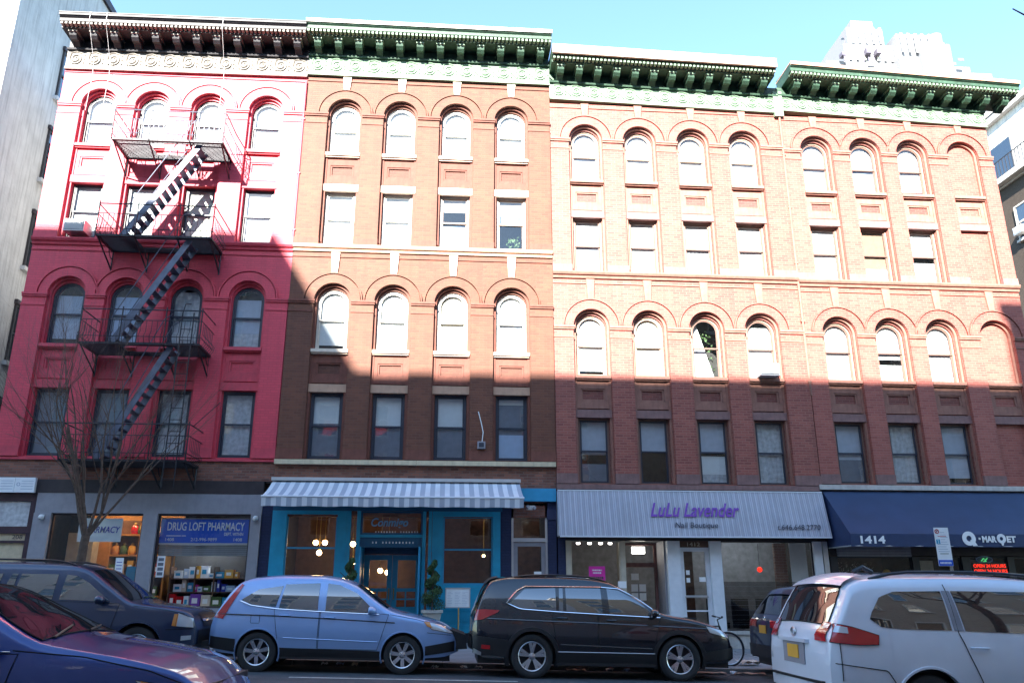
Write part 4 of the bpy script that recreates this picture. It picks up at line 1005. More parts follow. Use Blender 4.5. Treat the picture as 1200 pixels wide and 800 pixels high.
# ---- B3: nail salon
la = empty('salon_awning', (6.9, -.3, 2.85), 'grey ribbed box awning with purple lettering over the nail salon', 'awning')
mb = MB(); xs_ = [3.07 + (10.62 - 3.07) * i / 156 for i in range(157)]
mb.grid([[(x, -.20 - .012 * (i % 2), 4.13), (x, -.52 - .012 * (i % 2), 2.90)] for i, x in enumerate(xs_)]); mb.build('canopy', 'awning_grey', la)
for x, t in ((3.066, 0), (10.624, 1)): MB().prism([(-.0, 4.13), (-.20, 4.13), (-.52, 2.90), (-.0, 2.90)], x - .004, x + .004, 'x').build('side_cheek', 'blind_grey', la)
MB().box(3.07, 10.62, -.535, -.50, 2.86, 2.90).box(3.07, 10.62, -.22, -.19, 4.13, 4.16).build('rail', 'white_paint', la)
def slant(o):                                               # lean lettering with the canopy
    o.rotation_euler.x = -math.atan2(.32, 1.23)
o = text('LuLu Lavender', 'letter_purple', la, 5.60, 3.42, 2.52, .40, -.42, name='lettering', shear=.42, bold=.016); slant(o)
o = text('Nail Boutique', 'letter_dark', la, 6.25, 3.08, 1.20, .20, -.50, name='lettering', shear=.2); slant(o)
o = text('t.646.648.2770', 'letter_dark', la, 9.12, 3.08, 1.22, .15, -.50, name='lettering', shear=.2); slant(o)
boxo('shop_head', 'shop_dark', 3.10, 10.66, .0, .14, 2.80, 4.18, B3)
boxo('pilaster', 'brick_navy', 3.08, 3.29, -0.03, .14, -.2, 2.86, B3)
for (a, b) in ((3.295, 3.43), (4.80, 4.93)): boxo('window_post', 'cream_paint', a, b, -.04, .1, 0, 2.80, B3)
for (a, b) in ((6.10, 6.46), (7.30, 7.62), (10.26, 10.50)): boxo('pilaster', 'white_paint', a, b, -.08, .14, -.3, 2.798, B3)
boxo('pilaster', 'alu', 10.52, 10.66, -.1, .14, -.3, 2.798, B3)
boxo('stall_riser', 'stone_grey', 3.432, 4.798, -.02, .12, -.2, .6, B3); f = frame('shop_window', 'cream_paint', 3.432, 4.798, .602, 2.798, .03, 0, .06, B3); pane(3.46, 4.77, .63, 2.77, .03, f)
boxo('stall_riser', 'stone_grey', 7.622, 10.258, -.02, .12, -.3, .42, B3); boxo('sill_ledge', 'stone_grey', 7.622, 10.258, -.08, -.021, .36, .45, B3)
f = frame('shop_window', 'shop_dark', 7.622, 10.258, .452, 2.798, .03, 0, .06, B3); pane(7.65, 10.23, .48, 2.77, .03, f)
pane(7.66, 10.22, .50, 1.72, .06, f, 'frosted_film', 'frost')
for k in range(9): boxo('film_line', 'blind_grey', 7.66, 10.22, .062, .064, .6 + k * .125, .606 + k * .125, f)
boxo('inner_curtain', 'blind_white', 9.72, 10.2, .3, .32, .5, 2.77, B3)
boxo('display_brick', 'brick_tan_2', 9.35, 9.7, .5, .6, .4, 2.77, B3)
q = empty('red_lantern', (8.9, .4, 2.2), 'small glowing red round ornament in the big salon window', 'lantern'); MB().ball((8.83, .35, 2.05), .075, 12).build('globe', 'led_red', q, smooth=60); MB().bar((8.83, .35, 2.12), (8.83, .35, 2.75), .006, 4).build('cord', 'iron_black', q)
# recess with the salon door
boxo('recess_wall', 'cream_paint', 4.932, 4.97, .1, 1.1, 0, 2.8, B3); boxo('recess_wall', 'shop_grey', 6.05, 6.09, .1, 1.1, 0, 2.8, B3)
fr = MB().holed(rect(4.972, 6.048, .0, 2.79), [rect(5.05, 5.97, 2.24, 2.72), rect(5.05, 5.97, .1, 2.12)], .9, .98).build('door_frame', 'stone_mauve', B3)
pane(5.04, 5.98, .1, 2.73, .93, fr)
q = tag(boxo('exit_sign', 'bulb_white', 5.35, 5.72, .95, .99, 2.50, 2.68, None), 'small lit pale sign inside the transom over the salon door', 'sign')
for (x, z, t) in ((5.28, 1.95, 'white opening card at the top of the salon door glass'), ):
    q = tag(boxo('notice', 'paper', x, x + .22, .885, .89, z - .18, z, None), t, 'notice')
q = empty('notice', (5.45, .88, 1.2), 'block of four white certificates on the salon door glass', 'notice')
for a in range(2):
    for b in range(2): boxo('sheet', 'paper', 5.27 + a * .23, 5.46 + a * .23, .882, .887, 1.22 + b * .24, 1.42 + b * .24, q)
q = tag(boxo('notice', 'paper', 4.70, 4.93, -.05, -.043, 1.55, 1.73, None), 'white card taped to the cream post of the salon window', 'notice')
q = empty('poster', (4.13, .02, 1.4), 'bright pink poster in the left salon window', 'poster')
boxo('sheet', 'paper_pink', 3.92, 4.37, .015, .022, 1.30, 2.12, q)
for (a, b, z, h, m) in ((4.01, 4.28, 2.00, .035, 'letter_white'), (4.03, 4.26, 1.93, .035, 'letter_white'), (3.97, 4.32, 1.79, .06, 'letter_dark'), (3.97, 4.32, 1.67, .06, 'letter_dark'), (4.10, 4.19, 1.56, .03, 'letter_white'), (3.99, 4.30, 1.49, .03, 'letter_white')):
    x = a; mb = MB(); k = 0
    while x < b: w_ = .018 + .012 * (k % 3); mb.box(x, min(b, x + w_), .010, .0145, z, z + h); x += w_ + .009; k += 1
    mb.build('print_line', m, q, kind='stuff')
boxo('salon_wall', 'salon_wall', 3.1, 10.6, 3.0, 3.05, 0, 4.05, B3)
for k, x in enumerate((3.70, 4.02, 4.33, 4.60)):
    l = empty('downlight', (x, .4, 2.74), f'small round downlight, {ORD[k]} from the left in the left salon window', 'lamp', 'downlights in the salon window')
    MB().lathe([(.001, 2.72), (.045, 2.72), (.055, 2.76), (.001, 2.78)], (x, .35, 0), 'z', 12).build('lens', 'bulb_white', l); MB().lathe([(.05, 2.76), (.06, 2.76), (.06, 2.95)], (x, .35, 0), 'z', 12).build('can', 'alu', l)
# door 1412
boxo('door_head', 'wood_dark', 6.462, 7.298, .02, .12, 2.63, 2.798, B3)
text('1412', 'cream_paint', B3, 6.70, 2.665, .36, .10, .018, name='house_number')
dr = MB().holed(rect(6.464, 7.296, .0, 2.628), [rect(6.58, 7.18, 1.36, 2.52), rect(6.58, 7.18, .98, 1.32), rect(6.58, 7.18, .1, .94)], .03, .08).build('door', 'white_paint', B3)
pane(6.57, 7.19, .09, 2.53, .055, dr); boxo('push_bar', 'steel', 6.55, 7.2, -.02, .0, 1.30, 1.34, dr)
boxo('hall_wall', 'wood_dark', 6.46, 7.3, 1.6, 1.65, 0, 2.8, B3)
for (x, z, w_, t) in ((6.62, 1.90, .1, 'small white sticker high on the left of the glass door 1412'), (6.62, 1.70, .1, 'small white sticker lower left on the glass door 1412'), (6.98, 1.72, .18, 'white paper at the right of the glass door 1412')):
    tag(boxo('notice', 'paper', x, x + w_, .02, .026, z, z + .12, None), t, 'notice')

# ---- B4: market
na = empty('market_awning', (14.2, -.6, 2.6), 'long navy fabric awning of the corner market', 'awning')
xa, xb = 10.72, 17.9
mb = MB(); m_ = 34
mb.grid([[(xa + (xb - xa) * i / m_, -.04 + (-1.36 + .04) * t, 4.20 + (2.93 - 4.20) * t - .03 * math.sin(math.pi * t) + .006 * math.sin(i * 1.9 + t * 3)) for t in (0, .15, .3, .45, .6, .75, .9, 1)] for i in range(m_ + 1)]); mb.build('canopy', 'awning_navy', na, smooth=60)
mb = MB(); mb.grid([[(xa + (xb - xa) * i / m_, -1.365, 2.93), (xa + (xb - xa) * i / m_, -1.36 + .008 * math.sin(i * 1.6), 2.60)] for i in range(m_ + 1)]); mb.build('valance', 'awning_navy_2', na, smooth=60)
MB().add([(xa, -.04, 4.20), (xa, -1.36, 2.93), (xa, -1.36, 2.60), (xa, -.04, 2.60)], [(0, 1, 2, 3)]).build('side_cheek', 'awning_navy_2', na)
MB().add([(xb, -.04, 4.20), (xb, -1.36, 2.93), (xb, -1.36, 2.60), (xb, -.04, 2.60)], [(0, 1, 2, 3)]).build('side_cheek', 'awning_navy_2', na)
MB().bar((xa, -1.34, 2.62), (xb, -1.34, 2.62), .018, 6).bar((xa, -.06, 2.62), (xa, -1.34, 2.62), .018, 6).build('frame_tube', 'alu', na)
text('1414', 'letter_white', na, 10.98, 2.68, .68, .20, -1.372, name='house_number', bold=.03)
q = empty('q', (0, 0, 0)); bpy.data.objects.remove(q)
mb = MB(); mb.ring(13.99, 2.82, .075, .185, -1.385, -1.37, 0, 2 * math.pi, 28); mb.prism([(14.02, 2.78), (14.10, 2.80), (14.20, 2.64), (14.08, 2.62)], -1.387, -1.37, 'y'); mb.build('lettering', 'letter_white', na)
mb = MB(); mb.box(14.26, 14.31, -1.384, -1.37, 2.79, 2.84); mb.build('lettering', 'letter_white', na)
text('MAR', 'letter_white', na, 14.36, 2.72, .40, .17, -1.372, bold=.045)
mb = MB(); mb.ring(14.90, 2.82, .05, .125, -1.385, -1.37, 0, 2 * math.pi, 24); mb.prism([(14.87, 2.72), (14.95, 2.72), (14.93, 2.64), (14.89, 2.64)], -1.387, -1.37, 'y'); mb.build('lettering', 'letter_white', na)
text('ET', 'letter_white', na, 15.05, 2.72, .26, .17, -1.372, bold=.045)
boxo('shop_head', 'shop_dark', 10.74, 17.86, .0, .14, 2.42, 4.22, B4)
for k in range(5): boxo('shutter_slat', 'shop_grey', 10.95, 13.1, -.05 + (k % 2) * .01, -.002, 2.40 + k * .07, 2.46 + k * .07, B4)
for (a, b) in ((10.72, 10.92), (13.1, 13.3), (14.55, 14.8), (15.9, 16.1), (17.6, 17.87)): boxo('pilaster', 'black_paint', a, b, -.06, .14, -.4, 2.398, B4)
for (a, b) in ((10.922, 13.098), (13.302, 14.548), (14.802, 15.898), (16.102, 17.598)):
    boxo('stall_riser', 'shop_dark', a, b, -.02, .12, -.4, .5, B4)
    f = frame('shop_window', 'black_paint', a, b, .502, 2.396, .035, .0, .06, B4); pane(a + .03, b - .03, .53, 2.37, .03, f)
mb = MB(); mb.box(10.95, 13.1, 1.6, 1.65, 0, 4.1); mb.build('rear_shelves', 'wood_dark', B4)
boxo('poster_panel', 'room_cream', 13.35, 13.9, .3, .32, 1.5, 2.3, B4); boxo('poster_panel', 'room_cream', 15.2, 15.85, .6, .62, 1.9, 2.35, B4)
q = empty('dried_flowers', (11.4, .3, .55), 'bank of pale dried flowers filling the left market window', 'plant')
rr = random.Random(9); mb = MB()
for k in range(420):
    c = Vector((rr.uniform(11.0, 12.15), rr.uniform(.18, .5), rr.uniform(1.2, 2.25))); d = .028
    mb.add([c + Vector((rr.uniform(-d, d), rr.uniform(-d, d), rr.uniform(-d, d))) for _ in range(3)], [(0, 1, 2)])
mb.build('flowers', 'stone_cream', q)
mb = MB()
for k in range(26): x = 11.0 + k * .045; mb.bar((11.55, .4, .6), (x, .35, 2.1), .006, 3)
mb.build('stem', 'leaf_green', q)
boxo('vase', 'planter_stone', 11.35, 11.75, .25, .55, .53, .95, q)
q = tag(MB().ball((12.55, .4, 1.95), .12, 10).build('yellow_fruit', 'plate_orange', smooth=60), 'round yellow ornament hanging in the left market window', 'ornament')
q = empty('led_sign', (15.5, .0, 2.0), 'red LED sign reading OPEN 24 HOURS twice in the market window', 'sign')
boxo('panel', 'black_paint', 14.86, 15.88, -.03, -.002, 1.94, 2.24, q)
text('OPEN 24 HOURS', 'led_red', q, 14.88, 2.105, .96, .095, -.031, ext=.004, bold=.01); text('OPEN 24 HOURS', 'led_red', q, 14.88, 1.965, .98, .095, -.031, ext=.004, bold=.01)
q = empty('neon_oval', (15.2, -.02, 2.4), 'small oval green neon sign above the red LED lettering', 'sign')
mb = MB(); pts = [(15.24 + .24 * math.cos(t * math.pi / 12), -.02, 2.325 + .085 * math.sin(t * math.pi / 12)) for t in range(25)]; mb.tube(pts, .008, 5); mb.build('tube', 'blind_blue', q)
mb = MB(); mb.tube([(15.14, -.02, 2.28), (15.22, -.02, 2.36), (15.26, -.02, 2.30), (15.34, -.02, 2.37)], .009, 5); mb.tube([(15.2, -.02, 2.27), (15.3, -.02, 2.28)], .009, 5); mb.build('tube', 'led_green', q)
boxo('backing', 'screen_dark', 14.99, 15.49, -.008, -.002, 2.25, 2.39, q)

l = empty('ceiling_lamp', (8.9, 1.6, 3.6), 'ceiling light added to brighten the inside of the nail salon', 'lamp')  # added lamp with no visible source, lifts the dark salon interior
boxo('housing', 'plastic_white', 8.2, 9.6, 1.45, 1.75, 3.5, 3.56, l); boxo('diffuser', 'panel_cool', 8.25, 9.55, 1.48, 1.72, 3.46, 3.499, l)
for k in range(3):
    c_ = empty('salon_chair', (8.0 + k * .75, 1.7, 0), f'dark salon chair, {ORD[k]} from the left behind the big salon window', 'chair', 'chairs inside the salon')
    x = 8.0 + k * .75; boxo('seat', 'rubber', x - .25, x + .25, 1.5, 1.95, .45, .6, c_); boxo('backrest', 'rubber', x - .24, x + .24, 1.9, 2.02, .601, 1.25, c_); MB().bar((x, 1.7, 0), (x, 1.7, .45), .04, 8).build('leg', 'steel', c_)
for (x, t) in ((-11.25, 'leftmost'), (-10.75, 'second'), (-7.25, 'third')):
    MB().tube([(x, -.97, 18.52), (x - .02, -.93, 18.2), (x - .05, -.20, 17.3), (x - .06, -.1, 16.9), (x - .1, -.08, 15.6)], .005, 4).build('cable', 'plastic_white', label=f'thin pale cable hanging over the cornice of the crimson building, {t} of three', cat='cable', group='cables over the crimson cornice')

# ================================================================ FIRE ESCAPE
fe = empty('fire_escape', (-8.3, 0, 4.7), 'black iron fire escape with four balconies and zigzag stairs on the crimson building', 'fire escape')
PX0, PX1, PY = -9.92, -6.75, -1.20
PZ = [14.05, 11.0, 7.86, 4.72]
IB = 'iron_blue'
for k, z in enumerate(PZ):
    mb = MB(); mb.box(PX0, PX1, PY, PY + .06, z - .06, z); mb.box(PX0, PX1, -.09, -.03, z - .06, z); mb.box(PX0, PX0 + .06, PY + .061, -.091, z - .06, z); mb.box(PX1 - .06, PX1, PY + .061, -.091, z - .06, z)
    pf = mb.build('platform', 'iron_black', fe)
    mb = MB(); x = PX0 + .1
    hx0, hx1 = (-8.9, -7.5)
    yy = PY + .10
    while yy < -.1:
        if k < 3 and -1.02 < yy < -.36: mb.box(PX0 + .06, hx0, yy, yy + .035, z - .045, z - .02); mb.box(hx1, PX1 - .06, yy, yy + .035, z - .045, z - .02)
        else: mb.box(PX0 + .06, PX1 - .06, yy, yy + .035, z - .045, z - .02)
        yy += .068
    mb.build('grating', 'iron_black', pf, kind='stuff')
    mb = MB()
    for h, r_ in ((.92, .018), (.62, .012), (.16, .012)):
        off = -.02 if h > .1 else 0
        mb.tube([(PX0 - .02, -.02, z + h), (PX0 - .02, PY - .02, z + h)], r_, 5); mb.tube([(PX0 - .02, PY - .02, z + h), (PX1 + .02, PY - .02, z + h)], r_, 5); mb.tube([(PX1 + .02, PY - .02, z + h), (PX1 + .02, -.02, z + h)], r_, 5)
    rl = mb.build('railing', 'iron_blue' if k < 1 else 'iron_black', fe)
    mb = MB()
    def bal(x, y, nx, ny):
        mb.tube([(x, y, z + .62), (x, y, z + .3), (x + nx * .09, y + ny * .09, z + .18), (x + nx * .07, y + ny * .07, z + .06), (x, y, z - .03)], .0085, 4)
    n = 22
    for i in range(n + 1): bal(PX0 + (PX1 - PX0) * i / n, PY - .02, 0, -1)
    for i in range(1, 8):
        y = PY + (-PY - .05) * i / 8; bal(PX0 - .02, y, -1, 0); bal(PX1 + .02, y, 1, 0)
    mb.build('balusters', 'iron_blue' if k < 1 else 'iron_black', rl, kind='stuff')
    for x in (PX0, -8.86, -7.7, PX1):
        MB().bar((x, PY - .02, z - .05), (x, PY - .02, z + 1.0), .018, 5).build('post', 'iron_black', rl)
    for x in (PX0 + .05, -8.86, -7.7, PX1 - .05):
        mb = MB(); mb.bar((x, PY + .05, z - .07), (x, -.02, z - .62), .024, 4); mb.bar((x, -.04, z - .06), (x, -.04, z - .68), .022, 4)
        mb.tube([(x, -.35, z - .07), (x, -.3, z - .2), (x, -.18, z - .3), (x, -.06, z - .3)], .014, 4); mb.build('bracket', 'iron_black', pf)
for k, (xa_, za_, xb_, zb2) in enumerate(((-7.45, 14.03, -9.30, 11.02), (-7.40, 10.98, -9.15, 7.88), (-7.55, 7.84, -9.10, 4.74))):
    mb = MB()
    for y in (-1.0, -.42):
        a = Vector((xa_, y, za_)); b = Vector((xb_, y, zb2)); d = (b - a).normalized(); nn = Vector((-d.z, 0, d.x)) * .085
        mb.add([a + nn + Vector((0, -.012, 0)), b + nn + Vector((0, -.012, 0)), b - nn + Vector((0, -.012, 0)), a - nn + Vector((0, -.012, 0)), a + nn + Vector((0, .012, 0)), b + nn + Vector((0, .012, 0)), b - nn + Vector((0, .012, 0)), a - nn + Vector((0, .012, 0))],
               [(0, 1, 2, 3), (7, 6, 5, 4), (0, 4, 5, 1), (1, 5, 6, 2), (2, 6, 7, 3), (3, 7, 4, 0)])
    stf = mb.build('stair', IB, fe)
    mb = MB()
    for y in (-1.03, -.39):
        mb.tube([(xa_ - .05, y, za_ + .9), (xa_ - .25, y, za_ + .75), (xb_ - .05, y, zb2 + .75), (xb_ - .05, y, zb2 + .02)], .014, 5)
    mb.build('handrail', IB, stf)
    t0 = None; n = 13
    for i in range(n):
        t = (i + .5) / n; x = xa_ + (xb_ - xa_) * t; z = za_ + (zb2 - za_) * t
        if t0 is None: t0 = boxo('tread', IB, x - .1, x + .1, -.985, -.435, z - .012, z + .012, stf); tx, tz = x, z
        else: copy_tree(t0, stf, (x - tx, 0, z - tz))
mb = MB()
for x in (-7.25, -6.95): mb.bar((x, -1.28, 4.0), (x, -1.28, 8.7), .017, 6)
ld = mb.build('drop_ladder', 'iron_black', fe)
t0 = None; z = 4.2
while z < 8.6:
    if t0 is None: t0 = MB().bar((-7.25, -1.28, z), (-6.95, -1.28, z), .011, 5).build('rung', 'iron_black', ld); tz = z
    else: copy_tree(t0, ld, (0, 0, z - tz))
    z += .31
MB().tube([(-7.25, -1.28, 8.7), (-7.2, -1.28, 8.95), (-7.1, -1.15, 9.0)], .015, 5).build('hook', 'iron_black', ld)
MB().bar((-6.35, -.05, 6.5), (-6.65, -1.15, 5.62), .012, 5).build('tie_rod', 'iron_black', fe)

# ================================================================ STREET TREE
def tree(name, label, cat, base, hgt, seed, spread, lean=(0, 0), first=3.1, depth=5, fork=None, twigr=.004):
    rr = random.Random(seed); root = empty(name, base, label, cat)
    B = Vector(base)
    f = B + Vector((lean[0] * .25, lean[1] * .2, first))
    MB().tube([B - Vector((0, 0, .2)), B + Vector((0, 0, .05)), B + Vector((.01, 0, first * .35)), B + (f - B) * .75 + Vector((-.02, 0, 0)), f], .1, 12, [.17, .12, .095, .09, .085]).build('trunk', 'bark', root, smooth=60)
    mb = MB(); tw = MB()
    def grow(p, d, L, r_, k):
        n = 4; pts = [p]; rs = [r_]
        q = p.copy(); dd = d.copy()
        for i in range(n):
            dd = (dd + Vector((rr.gauss(0, .09), rr.gauss(0, .09), rr.gauss(.035, .05)))).normalized()
            q = q + dd * L / n; pts.append(q.copy()); rs.append(r_ * (1 - .42 * (i + 1) / n))
        (mb if k > 1 else tw).tube(pts, r_, 7 if k > 3 else (5 if k > 1 else 3), rs)
        if k == 0: return
        m = 3 if k > 1 else 4
        for j in range(m):
            i = n if j == 0 else rr.randint(1, n - (0 if k < 3 else 1)); a = rr.uniform(.28, .62) if j else rr.uniform(.05, .2)
            ax = dd.orthogonal().normalized(); ax.rotate(Matrix.Rotation(rr.uniform(0, 2 * math.pi), 3, dd))
            nd = dd.copy(); nd.rotate(Matrix.Rotation(a, 3, ax)); nd.y *= .8; nd.normalize()
            grow(pts[i], nd, L * rr.uniform(.62, .86), rs[i] * rr.uniform(.5, .72), k - 1)
    for (dx, dy, L, r_) in fork:
        grow(f + Vector((dx * .1, dy * .1, -.05)), Vector((dx, dy, 1)).normalized(), L, r_, depth)
    mb.build('crown', 'bark', root, smooth=60); tw.build('twigs', 'twig', root, kind='stuff')
    return root
tree('bare_tree', 'leafless young street tree with many thin twigs in front of the left pharmacy window', 'tree', (-7.72, -4.2, gz(-7.7, -4.2)), 6, 4, 1, lean=(.1, 0), first=2.35, depth=5,
     fork=[(-.42, .1, 2.1, .045), (-.05, -.1, 2.4, .055), (.30, .12, 2.1, .04), (-.2, -.2, 2.3, .036), (.55, -.1, 1.9, .03), (.12, .2, 2.2, .033)])
rt = tree('roadside_tree', 'leafless tree on the near pavement reaching one twig into the top right corner', 'tree', (9.6, -17.6, 0.0), 8, 21, 1, first=4.2, depth=3,
     fork=[(.3, -.2, 1.6, .07), (.1, -.5, 1.6, .06), (.6, .1, 1.4, .05)])

MB().tube([(9.75, -17.5, 4.4), (8.9, -17.0, 5.7), (7.6, -16.5, 6.6), (6.5, -16.1, 7.05), (5.95, -16.0, 7.10), (5.72, -16.0, 7.24)], .03, 6, [.05, .035, .024, .016, .011, .006]).tube([(6.5, -16.1, 7.05), (6.2, -16.2, 7.35), (6.1, -16.2, 7.6)], .01, 5, [.012, .008, .004]).build('branch', 'bark', rt, smooth=60)
MB().tube([(5.95, -16.0, 7.10), (5.84, -16.0, 7.02), (5.80, -16.0, 6.96)], .006, 4, [.008, .006, .003]).build('twig', 'bark', rt)

# ================================================================ TOPIARIES, PLANTERS, MENU STAND
def topiary(x, y, label, plab, seed):
    zb = gz(x, y)
    p = empty('planter', (x, y, zb), plab, 'planter', 'stone planters beside the restaurant door')
    MB().lathe([(.001, zb), (.17, zb), (.15, zb + .05), (.17, zb + .4), (.24, zb + .74), (.28, zb + .76), (.28, zb + .83), (.23, zb + .83), (.22, zb + .76), (.001, zb + .76)], (x, y, 0), 'z', 24).build('urn', 'planter_stone', p, smooth=35)
    MB().lathe([(.001, zb + .79), (.22, zb + .77)], (x, y, 0), 'z', 16).build('soil', 'dirt', p)
    rr = random.Random(seed)
    t = empty('topiary', (x, y, zb + .78), label, 'plant', 'spiral topiaries beside the restaurant door')
    MB().bar((x, y, zb + .7), (x, y, zb + 1.9), .02, 6).build('stem', 'bark', t)
    mb = MB(); H = 1.12; z0 = zb + .90
    for i in range(6500):
        u_ = rr.random(); ang = u_ * 3.1 * 2 * math.pi; s = 1 - u_
        R_ = .14 * s + .04; rc = .065 + .095 * s
        c = Vector((x + R_ * math.cos(ang), y + R_ * math.sin(ang), z0 + H * (1 - (s ** 1.0)) ** .95))
        d = Vector((rr.gauss(0, 1), rr.gauss(0, 1), rr.gauss(0, 1))).normalized() * rc * rr.uniform(.75, 1.08)
        q = c + d; e = .016
        a = Vector((rr.uniform(-1, 1), rr.uniform(-1, 1), rr.uniform(-1, 1))).normalized() * e; b = d.cross(a).normalized() * e * .8
        mb.mi = 1 if rr.random() < .3 else 0
        mb.add([q - a, q + b, q + a, q - b], [(0, 1, 2, 3)])
    mb.build('foliage', ['leaf_green', 'leaf_light'], t, kind='stuff')
topiary(-.30, -.8, 'spiral clipped evergreen topiary right of the restaurant door', 'pale stone urn planter right of the restaurant door', 1)
topiary(-2.42, -.8, 'spiral clipped evergreen topiary left of the restaurant door', 'pale stone urn planter left of the restaurant door', 2)
zb = gz(.36, -.5)
ms = empty('menu_stand', (.36, -.5, zb), 'brass menu stand holding a white framed menu outside the restaurant', 'menu stand')
MB().lathe([(.001, zb), (.17, zb), (.17, zb + .02), (.03, zb + .05), (.001, zb + .05)], (.38, -.5, 0), 'z', 20).build('foot', 'brass', ms, smooth=35)
MB().bar((.38, -.5, zb + .04), (.38, -.5, 1.07), .018, 8).build('pole', 'brass', ms)
bd = frame('board_frame', 'alu', .03, .68, 1.06, 1.56, .025, -.54, -.49, ms)
boxo('sheet', 'paper', .055, .655, -.525, -.51, 1.085, 1.535, bd)
mb = MB(); rr = random.Random(3)
for c in range(3):
    for k in range(9): mb.box(.085 + c * .19, .085 + c * .19 + rr.uniform(.08, .16), -.527, -.5255, 1.13 + k * .04, 1.138 + k * .04)
mb.build('print_lines', 'blind_grey', bd, kind='stuff')

# ================================================================ PARKING SIGN
x, y = 11.36, -4.55; zb = gz(x, y)
ps = empty('parking_sign', (x, y, zb), 'white street parking sign with blue foot on a grey post before the navy awning', 'sign')
MB().prism([(x - .03, y - .02), (x - .012, y - .02), (x - .012, y + .01), (x + .012, y + .01), (x + .012, y - .02), (x + .03, y - .02), (x + .03, y - .012), (x + .02, y - .012), (x + .02, y + .018), (x - .02, y + .018), (x - .02, y - .012), (x - .03, y - .012)], zb, 2.78, 'z').build('post', 'steel', ps)
x0, x1 = 11.06, 11.40
pl = boxo('plate', 'paper', x0, x1, y - .035, y - .028, 2.02, 2.86, ps)
boxo('foot_band', 'sign_blue', x0 + .004, x1 - .004, y - .038, y - .0355, 2.025, 2.15, pl)
MB().ring(x0 + .065, 2.775, .035, .052, y - .039, y - .0355, 0, 2 * math.pi, 20).build('red_circle', 'lamp_red', pl); text('P', 'letter_dark', pl, x0 + .048, 2.75, .03, .05, y - .037, ext=.002)
MB().bar((x0 + .03, y - .04, 2.74), (x0 + .1, y - .04, 2.81), .006, 4).build('red_slash', 'lamp_red', pl)
boxo('teal_square', 'teal_paint', x0 + .02, x0 + .11, y - .038, y - .0355, 2.50, 2.60, pl); text('2', 'letter_white', pl, x0 + .045, 2.515, .04, .07, y - .038, ext=.002)
for z, m in ((2.66, 'lamp_red'), (2.28, 'leaf_green')): boxo('arrow_line', m, x0 + .07, x1 - .07, y - .038, y - .0355, z, z + .012, pl)
mb = MB()
for k in range(9): mb.box(x0 + (.13 if k > 3 else .04), x1 - .04 - .03 * (k % 3), y - .0375, y - .0355, 2.33 + k * .052, 2.342 + k * .052)
mb.build('print_lines', 'blind_grey', pl, kind='stuff')
mb = MB()
for k in range(8): mb.box(x0 + .04 + k * .033, x0 + .062 + k * .033, y - .041, y - .0385, 2.065, 2.11)
mb.build('print_line', 'letter_white', pl, kind='stuff')

